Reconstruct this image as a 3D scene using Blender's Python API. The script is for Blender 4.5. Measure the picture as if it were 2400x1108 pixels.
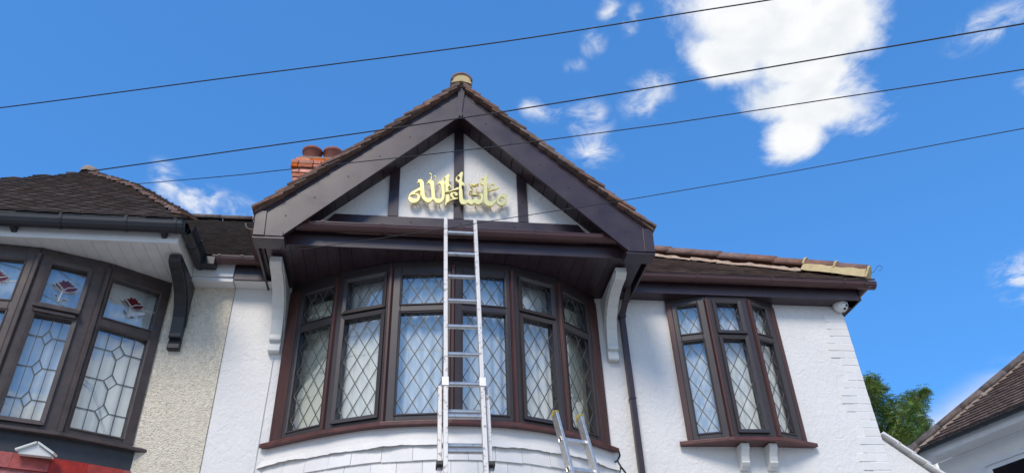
import bpy, bmesh, math, random
from mathutils import Vector, Matrix
random.seed(7)
for o in list(bpy.data.objects): bpy.data.objects.remove(o)
SC = bpy.context.scene
COL = SC.collection
R = math.radians

# ------------------------------------------------------------------ camera
# world: X along the street to the right, Y away from the street, Z up, front wall of the white house at Y = 0
FPX, PCX, PCY = 1800.0, 1200.0, 554.0
CAM = Vector((0.0, -6.2, 1.6))
_dz = Vector((-106.0, -2650.0, FPX)).normalized()
_yy = -(-106.0 * 14500.0 + FPX * FPX) / -2650.0
_dx = Vector((14500.0, _yy, FPX)).normalized()
_dy = _dz.cross(_dx)
RROW = [Vector((_dx[i], _dy[i], _dz[i])) for i in range(3)]      # right, down, forward in world axes
cam_d = bpy.data.cameras.new('camera')
cam_d.sensor_width = 36.0
cam_d.lens = 36.0 * FPX / 2400.0
cam_d.clip_start = 0.05
cam_d.clip_end = 3000
cam = bpy.data.objects.new('camera', cam_d)
COL.objects.link(cam)
rt, up, bk = RROW[0], -RROW[1], -RROW[2]
cam.matrix_world = Matrix(((rt.x, up.x, bk.x, CAM.x), (rt.y, up.y, bk.y, CAM.y), (rt.z, up.z, bk.z, CAM.z), (0, 0, 0, 1)))
SC.camera = cam

def ray(px, py):
    return RROW[0] * (px - PCX) + RROW[1] * (py - PCY) + RROW[2] * FPX
def at(px, py, Y):                      # survey: where a sighted ray meets the vertical plane Y = const
    d = ray(px, py); return CAM + d * ((Y - CAM.y) / d.y)
def at_plane(px, py, n, c):             # survey: where a sighted ray meets the plane n.p = c
    d = ray(px, py); n = Vector(n); return CAM + d * ((c - n.dot(CAM)) / n.dot(d))

# ------------------------------------------------------------------ world, sun, exposure
SUN_EL, SUN_AZ = R(46), R(-157)         # azimuth measured from +Y towards +X: the sun stands behind the photographer, to the left
W = bpy.data.worlds.new('World'); SC.world = W; W.use_nodes = True
nt = W.node_tree; nt.nodes.clear(); NL = nt.links
def wn(t, **k):
    n = nt.nodes.new(t)
    for a, b in k.items(): setattr(n, a, b)
    return n
def wm(op, a, b=None, c=None):
    n = nt.nodes.new('ShaderNodeMath'); n.operation = op
    for i, v in enumerate((a, b, c)):
        if v is None: continue
        if isinstance(v, (int, float)): n.inputs[i].default_value = v
        else: NL.new(v, n.inputs[i])
    return n.outputs[0]
def smooth(v, lo, hi):
    n = wn('ShaderNodeMapRange', interpolation_type='SMOOTHSTEP'); NL.new(v, n.inputs[0])
    n.inputs[1].default_value = lo; n.inputs[2].default_value = hi
    return n.outputs[0]
SKY_STRENGTH = 0.15
sky = wn('ShaderNodeTexSky', sky_type='NISHITA')
sky.sun_disc = False; sky.sun_elevation = SUN_EL; sky.sun_rotation = SUN_AZ
sky.air_density = 1.0; sky.dust_density = 0.35; sky.ozone_density = 3.2; sky.altitude = 50
tc = wn('ShaderNodeTexCoord')
sep = wn('ShaderNodeSeparateXYZ'); NL.new(tc.outputs['Generated'], sep.inputs[0])
zc = wm('MAXIMUM', sep.outputs[2], 0.06)
cu = wm('DIVIDE', sep.outputs[0], zc); cv = wm('DIVIDE', sep.outputs[1], zc)       # position on a flat cloud deck of unit height
cmb = wn('ShaderNodeCombineXYZ'); NL.new(cu, cmb.inputs[0]); NL.new(cv, cmb.inputs[1])
def noise(scale, detail, rough, off=0.0, dist=0.0):
    n = wn('ShaderNodeTexNoise'); n.inputs['Scale'].default_value = scale; n.inputs['Detail'].default_value = detail
    n.inputs['Roughness'].default_value = rough; n.inputs['Distortion'].default_value = dist
    a = wn('ShaderNodeVectorMath', operation='ADD'); NL.new(cmb.outputs[0], a.inputs[0]); a.inputs[1].default_value = (off, off * 0.7, off * 1.3)
    NL.new(a.outputs[0], n.inputs['Vector']); return n.outputs[0]
n_edge = noise(7.5, 10, 0.62, 3.1, 0.3)
n_lit = noise(7.5, 4, 0.5, 3.135, 0.3); n_lit0 = noise(7.5, 4, 0.5, 3.1, 0.3)
n_wisp = noise(13.0, 7, 0.60, 9.4, 0.5)
n_big = noise(1.1, 8, 0.58, 21.7, 0.3)
def deck(px, py):
    d = ray(px, py); return (d.x / d.z, d.y / d.z)
def ellipse(px, py, rx, ry, rot=0.0):
    c = deck(px, py); ca, sa = math.cos(R(rot)), math.sin(R(rot))
    a = deck(px + rx * ca, py + rx * sa); b = deck(px - ry * sa, py + ry * ca)
    ax, ay, bx, by = a[0] - c[0], a[1] - c[1], b[0] - c[0], b[1] - c[1]
    det = ax * by - ay * bx
    i00, i01, i10, i11 = by / det, -bx / det, -ay / det, ax / det
    du = wm('SUBTRACT', cu, c[0]); dv = wm('SUBTRACT', cv, c[1])
    s = wm('ADD', wm('MULTIPLY', du, i00), wm('MULTIPLY', dv, i01)); t = wm('ADD', wm('MULTIPLY', du, i10), wm('MULTIPLY', dv, i11))
    return wm('SUBTRACT', 1.0, wm('SQRT', wm('ADD', wm('MULTIPLY', s, s), wm('MULTIPLY', t, t))))
def field(lst):
    f = None
    for e in lst:
        v = ellipse(*e); f = v if f is None else wm('SMOOTH_MAX', f, v, 0.12)
    return f
cumulus = field([(1790, 40, 240, 120, 0), (1700, 140, 130, 70, 10), (1880, 150, 200, 100, 30), (1900, 240, 165, 90, 8), (1870, 320, 100, 65, -12), (1960, 60, 120, 110, 20), (1780, -60, 220, 90, 0)])
wisps = field([(1375, 290, 62, 60, 50), (1390, 350, 68, 42, 15), (1520, 225, 78, 52, -35), (1390, 100, 40, 34, -60), (1480, 50, 44, 26, -65), (1350, 160, 32, 26, 20),
               (2320, 60, 130, 44, -32), (2395, 660, 75, 60, 15), (2425, 205, 50, 40, 0), (480, 478, 150, 42, 12), (400, 440, 70, 38, 60), (1270, 255, 60, 36, 20), (1430, 20, 40, 30, -50)])
d_cum = smooth(wm('ADD', cumulus, wm('MULTIPLY', wm('SUBTRACT', n_edge, 0.5), 1.5)), -0.08, 0.50)
d_wsp = wm('MULTIPLY', wm('MULTIPLY', smooth(wisps, -0.25, 0.55), smooth(wm('ADD', n_wisp, wm('MULTIPLY', wisps, 0.12)), 0.42, 0.84)), 0.90)
# fair-weather cloud over the unseen sky, thickened to whiten the light and reflections
far = wm('SUBTRACT', 1.0, smooth(ellipse(1200, 480, 1700, 900, 0), -0.12, 0.1))
d_far = wm('MULTIPLY', smooth(wm('ADD', n_big, wm('MULTIPLY', wm('SUBTRACT', n_edge, 0.5), 0.25)), 0.37, 0.50), far)
dens = wm('MAXIMUM', wm('MAXIMUM', d_cum, d_wsp), d_far)
low = smooth(sep.outputs[2], 0.0, 0.12)
dens = wm('MULTIPLY', dens, low)
shade = wn('ShaderNodeMixRGB'); shade.inputs[1].default_value = (3.7, 3.9, 4.1, 1); shade.inputs[2].default_value = (4.4, 4.45, 4.5, 1)
NL.new(smooth(wm('ADD', wm('MULTIPLY', wm('SUBTRACT', n_lit, n_lit0), 1.0), noise(4.5, 6, 0.55, 41.0)), 0.22, 0.58), shade.inputs[0])
tint = wn('ShaderNodeMixRGB', blend_type='MULTIPLY'); tint.inputs[0].default_value = 1.0; tint.inputs[2].default_value = (0.40, 1.06, 1.94, 1)
gm = wn('ShaderNodeGamma'); gm.inputs[1].default_value = 0.55; NL.new(sky.outputs[0], gm.inputs[0]); NL.new(gm.outputs[0], tint.inputs[1])
mixc = wn('ShaderNodeMixRGB'); NL.new(dens, mixc.inputs[0]); NL.new(tint.outputs[0], mixc.inputs[1]); NL.new(shade.outputs[0], mixc.inputs[2])
bg = wn('ShaderNodeBackground'); bg.inputs[1].default_value = SKY_STRENGTH; NL.new(mixc.outputs[0], bg.inputs[0])
wo = wn('ShaderNodeOutputWorld'); NL.new(bg.outputs[0], wo.inputs[0])

sun_d = bpy.data.lights.new('sun', 'SUN'); sun_d.energy = 1.85; sun_d.angle = R(20); sun_d.color = (1.0, 0.89, 0.76)
sun = bpy.data.objects.new('sun', sun_d); COL.objects.link(sun)
sdir = Vector((math.sin(SUN_AZ) * math.cos(SUN_EL), math.cos(SUN_AZ) * math.cos(SUN_EL), math.sin(SUN_EL)))
sun.rotation_euler = sdir.to_track_quat('Z', 'Y').to_euler(); sun.location = (0, -20, 30)
SC.view_settings.view_transform = 'Standard'; SC.view_settings.look = 'None'
SC.view_settings.exposure = 0.58; SC.view_settings.gamma = 1.0
SC.view_settings.use_curve_mapping = False

# ------------------------------------------------------------------ materials
def mat(name, col, rough=0.6, metal=0.0, var=0.0, vscale=8.0, bump=0.0, bscale=60.0, bdist=0.004, spec=None, col2=None, perobj=0.0, bdetail=4.0, bump2=None, lo=0.35, hi=0.65, stretch=None, coat=0.0, rvar=0.0, stain=None):
    m = bpy.data.materials.new(name); m.use_nodes = True
    t = m.node_tree; b = t.nodes['Principled BSDF']; L = t.links
    b.inputs['Base Color'].default_value = (*col, 1); b.inputs['Roughness'].default_value = rough; b.inputs['Metallic'].default_value = metal
    if spec is not None: b.inputs['Specular IOR Level'].default_value = spec
    if coat: b.inputs['Coat Weight'].default_value = coat; b.inputs['Coat Roughness'].default_value = 0.15
    g = t.nodes.new('ShaderNodeNewGeometry'); pos = g.outputs['Position']
    if stretch:
        mp = t.nodes.new('ShaderNodeVectorMath'); mp.operation = 'MULTIPLY'; L.new(pos, mp.inputs[0]); mp.inputs[1].default_value = stretch; pos = mp.outputs[0]
    out = None
    if var or col2:
        n = t.nodes.new('ShaderNodeTexNoise'); n.inputs['Scale'].default_value = vscale; n.inputs['Detail'].default_value = 6; n.inputs['Roughness'].default_value = 0.62
        L.new(pos, n.inputs['Vector'])
        mr = t.nodes.new('ShaderNodeMapRange'); L.new(n.outputs[0], mr.inputs[0]); mr.inputs[1].default_value = lo; mr.inputs[2].default_value = hi
        mx = t.nodes.new('ShaderNodeMixRGB'); L.new(mr.outputs[0], mx.inputs[0])
        c2 = col2 or tuple(min(1, c * (1 + var)) for c in col); c1 = col if col2 else tuple(c * (1 - var) for c in col)
        mx.inputs[1].default_value = (*c1, 1); mx.inputs[2].default_value = (*c2, 1); out = mx.outputs[0]
    if perobj:
        oi = t.nodes.new('ShaderNodeObjectInfo'); h = t.nodes.new('ShaderNodeHueSaturation')
        mr2 = t.nodes.new('ShaderNodeMapRange'); L.new(oi.outputs['Random'], mr2.inputs[0]); mr2.inputs[3].default_value = 1 - perobj; mr2.inputs[4].default_value = 1 + perobj
        L.new(mr2.outputs[0], h.inputs['Value'])
        m3 = t.nodes.new('ShaderNodeMath'); m3.operation = 'MULTIPLY'; L.new(oi.outputs['Random'], m3.inputs[0]); m3.inputs[1].default_value = 7.31
        m4 = t.nodes.new('ShaderNodeMath'); m4.operation = 'FRACT'; L.new(m3.outputs[0], m4.inputs[0])
        mr3 = t.nodes.new('ShaderNodeMapRange'); L.new(m4.outputs[0], mr3.inputs[0]); mr3.inputs[3].default_value = 0.75; mr3.inputs[4].default_value = 1.2
        L.new(mr3.outputs[0], h.inputs['Saturation'])
        if out is not None: L.new(out, h.inputs['Color'])
        else: h.inputs['Color'].default_value = (*col, 1)
        out = h.outputs[0]
    if stain:      # rain streaks and grime with a shape of their own
        sv = t.nodes.new('ShaderNodeVectorMath'); sv.operation = 'MULTIPLY'; L.new(g.outputs['Position'], sv.inputs[0]); sv.inputs[1].default_value = (5.0, 5.0, 0.7)
        sn = t.nodes.new('ShaderNodeTexNoise'); sn.inputs['Scale'].default_value = 1.6; sn.inputs['Detail'].default_value = 9; sn.inputs['Roughness'].default_value = 0.72; L.new(sv.outputs[0], sn.inputs['Vector'])
        sr = t.nodes.new('ShaderNodeMapRange'); L.new(sn.outputs[0], sr.inputs[0]); sr.inputs[1].default_value = 0.54; sr.inputs[2].default_value = 0.80; sr.inputs[4].default_value = stain[1]
        sm = t.nodes.new('ShaderNodeMixRGB'); L.new(sr.outputs[0], sm.inputs[0]); L.new(out, sm.inputs[1]); sm.inputs[2].default_value = (*stain[0], 1); out = sm.outputs[0]
    if rvar:
        rn_ = t.nodes.new('ShaderNodeTexNoise'); rn_.inputs['Scale'].default_value = 6.0; rn_.inputs['Detail'].default_value = 6; L.new(pos, rn_.inputs['Vector'])
        rr_ = t.nodes.new('ShaderNodeMapRange'); L.new(rn_.outputs[0], rr_.inputs[0]); rr_.inputs[1].default_value = 0.3; rr_.inputs[2].default_value = 0.7; rr_.inputs[3].default_value = rough - rvar; rr_.inputs[4].default_value = rough + rvar
        L.new(rr_.outputs[0], b.inputs['Roughness'])
    if out is not None: L.new(out, b.inputs['Base Color'])
    if bump:
        n2 = t.nodes.new('ShaderNodeTexNoise'); n2.inputs['Scale'].default_value = bscale; n2.inputs['Detail'].default_value = bdetail; L.new(pos, n2.inputs['Vector'])
        bp = t.nodes.new('ShaderNodeBump'); bp.inputs['Strength'].default_value = bump; bp.inputs['Distance'].default_value = bdist; L.new(n2.outputs[0], bp.inputs['Height'])
        if bump2:
            n3 = t.nodes.new('ShaderNodeTexNoise'); n3.inputs['Scale'].default_value = bump2[0]; n3.inputs['Detail'].default_value = 3; n3.inputs['Distortion'].default_value = 1.2; L.new(pos, n3.inputs['Vector'])
            b3 = t.nodes.new('ShaderNodeBump'); b3.inputs['Strength'].default_value = bump2[1]; b3.inputs['Distance'].default_value = bump2[2]; L.new(n3.outputs[0], b3.inputs['Height'])
            L.new(b3.outputs[0], bp.inputs['Normal'])
        L.new(bp.outputs[0], b.inputs['Normal'])
    return m
M = {}
M['render'] = mat('white_render', (0.81, 0.79, 0.75), 0.75, var=0.035, vscale=2.2, bump=0.4, bscale=60, bdist=0.009, bump2=(15, 0.36, 0.022), stain=((0.56, 0.54, 0.47), 0.32))
M['wpaint'] = mat('white_masonry_paint', (0.81, 0.79, 0.75), 0.55, var=0.03, vscale=6, bump=0.3, bscale=40, bdist=0.006, perobj=0.03)
M['wgloss'] = mat('white_gloss_paint', (0.70, 0.70, 0.66), 0.4, var=0.04, vscale=9, bump=0.15, bscale=30, bdist=0.003)
M['wplastic'] = mat('white_plastic', (0.74, 0.74, 0.72), 0.35, var=0.05, vscale=5)
M['pebble'] = mat('pebbledash', (0.80, 0.72, 0.57), 0.85, var=0.12, vscale=40, bump=0.7, bscale=95, bdist=0.02, bdetail=2.0, bump2=(38, 0.8, 0.02))
M['brown'] = mat('brown_trim', (0.044, 0.028, 0.034), 0.36, var=0.16, vscale=5, spec=0.5, bump=0.05, bscale=9, bdist=0.008, rvar=0.06)
M['gutter'] = mat('brown_gutter_plastic', (0.085, 0.040, 0.038), 0.3, var=0.08, vscale=4)
M['black'] = mat('black_gutter_plastic', (0.018, 0.020, 0.024), 0.38, var=0.2, vscale=6)
M['frame'] = mat('dark_window_frame', (0.044, 0.034, 0.034), 0.38, var=0.1, vscale=7)
M['mahog'] = mat('mahogany_stain', (0.068, 0.025, 0.021), 0.42, var=0.3, vscale=9, bump=0.25, bscale=50, bdist=0.002, stretch=(1, 1, 0.15))
M['sillw'] = mat('mahogany_sill', (0.100, 0.032, 0.026), 0.4, var=0.3, vscale=10, bump=0.3, bscale=40, bdist=0.003)
M['nframe'] = mat('weathered_brown_frame', (0.062, 0.045, 0.041), 0.5, var=0.25, vscale=10, bump=0.2, bscale=60, bdist=0.002)
M['lead'] = mat('lead_strip', (0.085, 0.09, 0.092), 0.5)
M['leadpale'] = mat('pale_lead_strip', (0.45, 0.45, 0.45), 0.5)
M['tile'] = mat('brown_clay_tile', (0.165, 0.10, 0.075), 0.85, var=0.35, vscale=22, bump=0.4, bscale=120, bdist=0.003, perobj=0.32)
M['tileold'] = mat('old_dark_clay_tile', (0.095, 0.066, 0.054), 0.9, var=0.28, vscale=14, bump=0.5, bscale=120, bdist=0.003, perobj=0.14)
M['tilefield'] = mat('clay_tile_courses', (0.085, 0.060, 0.048), 0.92, col2=(0.21, 0.14, 0.11), vscale=9, bump=0.6, bscale=60, bdist=0.006, stretch=(0.6, 2.5, 2.5))
M['tiledark'] = mat('lichened_clay_tile_courses', (0.050, 0.040, 0.034), 0.92, col2=(0.12, 0.09, 0.075), vscale=9, bump=0.6, bscale=60, bdist=0.006, stretch=(0.6, 2.5, 2.5))
M['ridge'] = mat('ridge_clay', (0.22, 0.125, 0.095), 0.85, var=0.25, vscale=14, bump=0.4, bscale=70, bdist=0.004, perobj=0.12)
M['ridgedark'] = mat('old_ridge_clay', (0.13, 0.10, 0.085), 0.9, var=0.35, vscale=14, bump=0.4, bscale=70, bdist=0.004, perobj=0.2)
M['mortar'] = mat('cream_mortar', (0.56, 0.44, 0.23), 0.9, var=0.12, vscale=16, bump=0.6, bscale=40, bdist=0.01)
M['mortarp'] = mat('pinkish_mortar', (0.50, 0.36, 0.26), 0.9, var=0.2, vscale=20, bump=0.6, bscale=60, bdist=0.008)
M['mortarg'] = mat('grey_mortar', (0.30, 0.23, 0.18), 0.92, var=0.3, vscale=25, bump=0.6, bscale=70, bdist=0.006)
M['brick'] = mat('orange_red_brick', (0.62, 0.19, 0.085), 0.85, var=0.25, vscale=14, bump=0.5, bscale=90, bdist=0.004, perobj=0.3)
M['pot'] = mat('terracotta_pot', (0.30, 0.105, 0.075), 0.7, var=0.15, vscale=9)
M['gold'] = mat('polished_gold_metal', (0.90, 0.74, 0.30), 0.30, 0.85, var=0.06, vscale=20)
M['alu'] = mat('aluminium', (0.50, 0.49, 0.47), 0.45, 0.8, col2=(0.68, 0.67, 0.64), vscale=35)
M['alupaint'] = mat('paint_splashed_aluminium', (0.60, 0.58, 0.55), 0.5, 0.3, col2=(0.16, 0.15, 0.145), vscale=30, lo=0.55, hi=0.66, bump=0.2, bscale=60, bdist=0.002)
M['rung'] = mat('worn_rung_aluminium', (0.50, 0.50, 0.50), 0.35, 0.85, col2=(0.30, 0.30, 0.30), vscale=30, lo=0.5, hi=0.75)
M['yellow'] = mat('yellow_plastic_cap', (0.48, 0.36, 0.07), 0.5, var=0.2, vscale=60)
M['rubber'] = mat('black_rubber', (0.012, 0.012, 0.013), 0.5)
M['wire'] = mat('black_cable', (0.010, 0.010, 0.014), 0.55)
M['redtile'] = mat('red_painted_tile', (0.36, 0.060, 0.048), 0.5, var=0.2, vscale=18, bump=0.5, bscale=26, bdist=0.01, perobj=0.08)
M['slatepaint'] = mat('dark_grey_painted_board', (0.030, 0.034, 0.042), 0.55, var=0.25, vscale=6, bump=0.2, bscale=20, bdist=0.004)
M['petal'] = mat('red_stained_glass', (0.095, 0.013, 0.017), 0.12)
M['leaf'] = mat('teal_stained_glass', (0.022, 0.085, 0.110), 0.12)
M['foliage'] = mat('tree_leaves', (0.10, 0.22, 0.040), 0.5, col2=(0.32, 0.38, 0.07), vscale=2.2)
M['bark'] = mat('tree_bark', (0.09, 0.065, 0.05), 0.9, var=0.3, vscale=10, bump=0.6, bscale=30, bdist=0.02)
M['ground'] = mat('paving', (0.33, 0.31, 0.28), 0.9, var=0.12, vscale=1.5, bump=0.3, bscale=20)
M['asphalt'] = mat('asphalt', (0.055, 0.055, 0.057), 0.9, var=0.2, vscale=3, bump=0.4, bscale=90)
M['inside'] = mat('room_paint', (0.30, 0.28, 0.25), 0.9)
M['deck'] = mat('roof_felt', (0.03, 0.028, 0.027), 0.95)
M['lens'] = mat('black_lens', (0.008, 0.008, 0.01), 0.08)
M['iron'] = mat('rusty_iron', (0.06, 0.05, 0.05), 0.7)
M['blind'] = mat('cream_blind', (0.78, 0.75, 0.60), 0.8, var=0.05, vscale=5)
def curtain_mat(name, col):
    m = bpy.data.materials.new(name); m.use_nodes = True; t = m.node_tree; b = t.nodes['Principled BSDF']
    b.inputs['Base Color'].default_value = (*col, 1); b.inputs['Roughness'].default_value = 0.9
    return m
M['net'] = curtain_mat('net_curtain_fabric', (0.88, 0.89, 0.88))
M['net2'] = curtain_mat('white_curtain_fabric', (0.86, 0.87, 0.86))
def glass_mat():
    m = bpy.data.materials.new('window_glass'); m.use_nodes = True; t = m.node_tree; L = t.links; t.nodes.clear()
    o = t.nodes.new('ShaderNodeOutputMaterial'); mx = t.nodes.new('ShaderNodeMixShader')
    tr = t.nodes.new('ShaderNodeBsdfTransparent'); tr.inputs[0].default_value = (0.95, 0.97, 0.965, 1)
    gl = t.nodes.new('ShaderNodeBsdfGlossy'); gl.inputs['Roughness'].default_value = 0.015; gl.inputs[0].default_value = (0.95, 0.97, 1, 1)
    lw = t.nodes.new('ShaderNodeLayerWeight'); lw.inputs[0].default_value = 0.5
    pw = t.nodes.new('ShaderNodeMath'); pw.operation = 'POWER'; L.new(lw.outputs['Facing'], pw.inputs[0]); pw.inputs[1].default_value = 4.0
    fr = t.nodes.new('ShaderNodeMath'); fr.operation = 'MULTIPLY_ADD'; L.new(pw.outputs[0], fr.inputs[0]); fr.inputs[1].default_value = 0.60; fr.inputs[2].default_value = 0.115
    n = t.nodes.new('ShaderNodeTexNoise'); n.inputs['Scale'].default_value = 3.0; n.inputs['Detail'].default_value = 1.0
    g = t.nodes.new('ShaderNodeNewGeometry'); L.new(g.outputs['Position'], n.inputs['Vector'])
    bp = t.nodes.new('ShaderNodeBump'); bp.inputs['Strength'].default_value = 0.12; bp.inputs['Distance'].default_value = 0.02; L.new(n.outputs[0], bp.inputs['Height'])
    L.new(bp.outputs[0], gl.inputs['Normal'])
    L.new(fr.outputs[0], mx.inputs[0]); L.new(tr.outputs[0], mx.inputs[1]); L.new(gl.outputs[0], mx.inputs[2]); L.new(mx.outputs[0], o.inputs[0])
    return m
M['glass'] = glass_mat()

# ------------------------------------------------------------------ mesh helpers
class MB:
    def __init__(s): s.v = []; s.f = []
    def add(s, vs, fs):
        k = len(s.v); s.v += [tuple(p) for p in vs]; s.f += [tuple(i + k for i in f) for f in fs]; return s
    def hexa(s, p):          # p: 8 points, bottom 4 (ccw) then top 4
        return s.add(p, [(3, 2, 1, 0), (4, 5, 6, 7), (0, 1, 5, 4), (1, 2, 6, 5), (2, 3, 7, 6), (3, 0, 4, 7)])
    def box(s, a, b):
        x0, y0, z0 = a; x1, y1, z1 = b
        return s.hexa([(x0, y0, z0), (x1, y0, z0), (x1, y1, z0), (x0, y1, z0), (x0, y0, z1), (x1, y0, z1), (x1, y1, z1), (x0, y1, z1)])
    def lbox(s, F, a, b):    # box in a local frame F(a, b, c)
        x0, y0, z0 = a; x1, y1, z1 = b
        q = [(x0, y0, z0), (x1, y0, z0), (x1, y1, z0), (x0, y1, z0), (x0, y0, z1), (x1, y0, z1), (x1, y1, z1), (x0, y1, z1)]
        return s.hexa([F(*p) for p in q])
    def prism(s, poly, F, d0, d1):      # poly [(a, c)] extruded from depth d0 to d1, F(a, d, c) gives the point
        n = len(poly); vs = [F(a, d0, c) for a, c in poly] + [F(a, d1, c) for a, c in poly]
        fs = [tuple(range(n)), tuple(range(2 * n - 1, n - 1, -1))] + [(i, i + n, (i + 1) % n + n, (i + 1) % n) for i in range(n)]
        return s.add(vs, fs)
    def tube(s, path, r, n=8, cap=True):
        P = [Vector(p) for p in path]; rs = r if isinstance(r, (list, tuple)) else [r] * len(P); rings = []
        for i, p in enumerate(P):
            t = (P[min(i + 1, len(P) - 1)] - P[max(i - 1, 0)]).normalized()
            a = t.cross(Vector((0, 0, 1)) if abs(t.z) < 0.9 else Vector((1, 0, 0))).normalized(); b = t.cross(a)
            rings.append([p + (a * math.cos(2 * math.pi * k / n) + b * math.sin(2 * math.pi * k / n)) * rs[i] for k in range(n)])
        vs = [q for rg in rings for q in rg]; fs = []
        for i in range(len(P) - 1):
            for k in range(n): fs.append((i * n + k, i * n + (k + 1) % n, (i + 1) * n + (k + 1) % n, (i + 1) * n + k))
        if cap: fs += [tuple(range(n - 1, -1, -1)), tuple(range((len(P) - 1) * n, len(P) * n))]
        return s.add(vs, fs)
    def sweep(s, prof, path_frames, closed=False, caps=True):   # prof [(b, c)], path_frames: list of F(b, c) -> point
        n = len(prof); vs = [F(b, c) for F in path_frames for b, c in prof]; fs = []
        for i in range(len(path_frames) - 1):
            for k in range(n if closed else n - 1): fs.append((i * n + k, i * n + (k + 1) % n, (i + 1) * n + (k + 1) % n, (i + 1) * n + k))
        if closed and caps: fs += [tuple(range(n - 1, -1, -1)), tuple(range((len(path_frames) - 1) * n, len(path_frames) * n))]
        return s.add(vs, fs)
    def mesh(s, name, m, smooth=False):
        me = bpy.data.meshes.new(name); me.from_pydata(s.v, [], s.f)
        bm = bmesh.new(); bm.from_mesh(me); bmesh.ops.recalc_face_normals(bm, faces=bm.faces); bm.to_mesh(me); bm.free()
        if smooth: me.polygons.foreach_set('use_smooth', [True] * len(me.polygons))
        me.materials.append(M[m] if isinstance(m, str) else m); return me
    def build(s, name, m, parent=None, smooth=False, bevel=0.0):
        return put(s.mesh(name, m, smooth), name, parent, bevel=bevel)
def put(me, name, parent=None, mw=None, bevel=0.0):
    o = bpy.data.objects.new(name, me); COL.objects.link(o)
    if parent is not None:
        o.parent = parent
        if parent.type == 'EMPTY': o.matrix_parent_inverse = Matrix.Translation(-parent.location)
    if mw is not None: o.matrix_basis = mw
    if bevel:
        b = o.modifiers.new('bevel', 'BEVEL'); b.width = bevel; b.segments = 2; b.limit_method = 'ANGLE'; b.angle_limit = R(40)
    return o
def tag(o, label=None, cat=None, group=None, kind=None):
    if label: o['label'] = label
    if cat: o['category'] = cat
    if group: o['group'] = group
    if kind: o['kind'] = kind
    return o
def thing(name, loc, label, cat, group=None):
    o = bpy.data.objects.new(name, None); COL.objects.link(o); o.location = loc; o.empty_display_size = 0.2
    return tag(o, label, cat, group)
ID = lambda a, d, c: (a, d, c)
def basis(x, y, z, loc):
    x, y, z = Vector(x), Vector(y), Vector(z)
    return Matrix(((x.x, y.x, z.x, loc[0]), (x.y, y.y, z.y, loc[1]), (x.z, y.z, z.z, loc[2]), (0, 0, 0, 1)))
def facet(A, B, zbase=0.0):
    A = Vector((A[0], A[1])); B = Vector((B[0], B[1])); L = (B - A).length; u = (B - A) / L; n = Vector((u.y, -u.x))
    return (lambda a, b, c: (A.x + u.x * a + n.x * b, A.y + u.y * a + n.y * b, zbase + c)), L
def wall_open(mb, x0, x1, z0, z1, y0, y1, holes):    # front wall as a slab with rectangular openings
    xs = sorted({x0, x1, *[h[0] for h in holes], *[h[1] for h in holes]}); zs = sorted({z0, z1, *[h[2] for h in holes], *[h[3] for h in holes]})
    solid = lambda i, k: 0 <= i < len(xs) - 1 and 0 <= k < len(zs) - 1 and not any(h[0] <= xs[i] < h[1] and h[2] <= zs[k] < h[3] for h in holes)
    for i in range(len(xs) - 1):
        for k in range(len(zs) - 1):
            if not solid(i, k): continue
            a, b, c, d = xs[i], xs[i + 1], zs[k], zs[k + 1]
            mb.add([(a, y0, c), (b, y0, c), (b, y0, d), (a, y0, d)], [(0, 1, 2, 3)]); mb.add([(a, y1, c), (b, y1, c), (b, y1, d), (a, y1, d)], [(3, 2, 1, 0)])
            if not solid(i - 1, k): mb.add([(a, y0, c), (a, y1, c), (a, y1, d), (a, y0, d)], [(0, 1, 2, 3)])
            if not solid(i + 1, k): mb.add([(b, y0, c), (b, y1, c), (b, y1, d), (b, y0, d)], [(0, 1, 2, 3)])
            if not solid(i, k - 1): mb.add([(a, y0, c), (b, y0, c), (b, y1, c), (a, y1, c)], [(0, 1, 2, 3)])
            if not solid(i, k + 1): mb.add([(a, y0, d), (b, y0, d), (b, y1, d), (a, y1, d)], [(0, 1, 2, 3)])
    bm = bmesh.new(); me = bpy.data.meshes.new('t'); me.from_pydata(mb.v, [], mb.f); bm.from_mesh(me); bmesh.ops.remove_doubles(bm, verts=bm.verts, dist=1e-5)
    mb.v = [tuple(v.co) for v in bm.verts]; bm.verts.index_update(); mb.f = [tuple(v.index for v in f.verts) for f in bm.faces]; bm.free()
    return mb
def lattice(mb, F, r, w, h, b=0.004, t=0.0062, dep=0.004, off=0.0):   # diamond leading clipped to the pane rectangle r = (a0, c0, a1, c1)
    a0, c0, a1, c1 = r
    for sgn in (1, -1):
        k0 = -60
        for k in range(-60, 61):
            # line: (a - a0 - off)/w + sgn*(c - c0)/h = k
            pts = []
            for a in (a0, a1):
                c = c0 + sgn * (k - (a - a0 - off) / w) * h
                if c0 - 1e-9 <= c <= c1 + 1e-9: pts.append((a, c))
            for c in (c0, c1):
                a = a0 + off + (k - sgn * (c - c0) / h) * w
                if a0 < a < a1: pts.append((a, c))
            if len(pts) < 2: continue
            p, q = pts[0], max(pts, key=lambda z: (z[0] - pts[0][0]) ** 2 + (z[1] - pts[0][1]) ** 2)
            strip(mb, F, p, q, t, b + (0.0015 if sgn > 0 else 0), dep)
def strip(mb, F, p, q, t=0.0075, b=0.004, dep=0.004):
    dx, dz = q[0] - p[0], q[1] - p[1]; l = math.hypot(dx, dz)
    if l < 0.01: return
    nx, nz = -dz / l * t / 2, dx / l * t / 2
    mb.hexa([F(p[0] + nx, b, p[1] + nz), F(q[0] + nx, b, q[1] + nz), F(q[0] - nx, b, q[1] - nz), F(p[0] - nx, b, p[1] - nz),
             F(p[0] + nx, b + dep, p[1] + nz), F(q[0] + nx, b + dep, q[1] + nz), F(q[0] - nx, b + dep, q[1] - nz), F(p[0] - nx, b + dep, p[1] - nz)])
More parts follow.
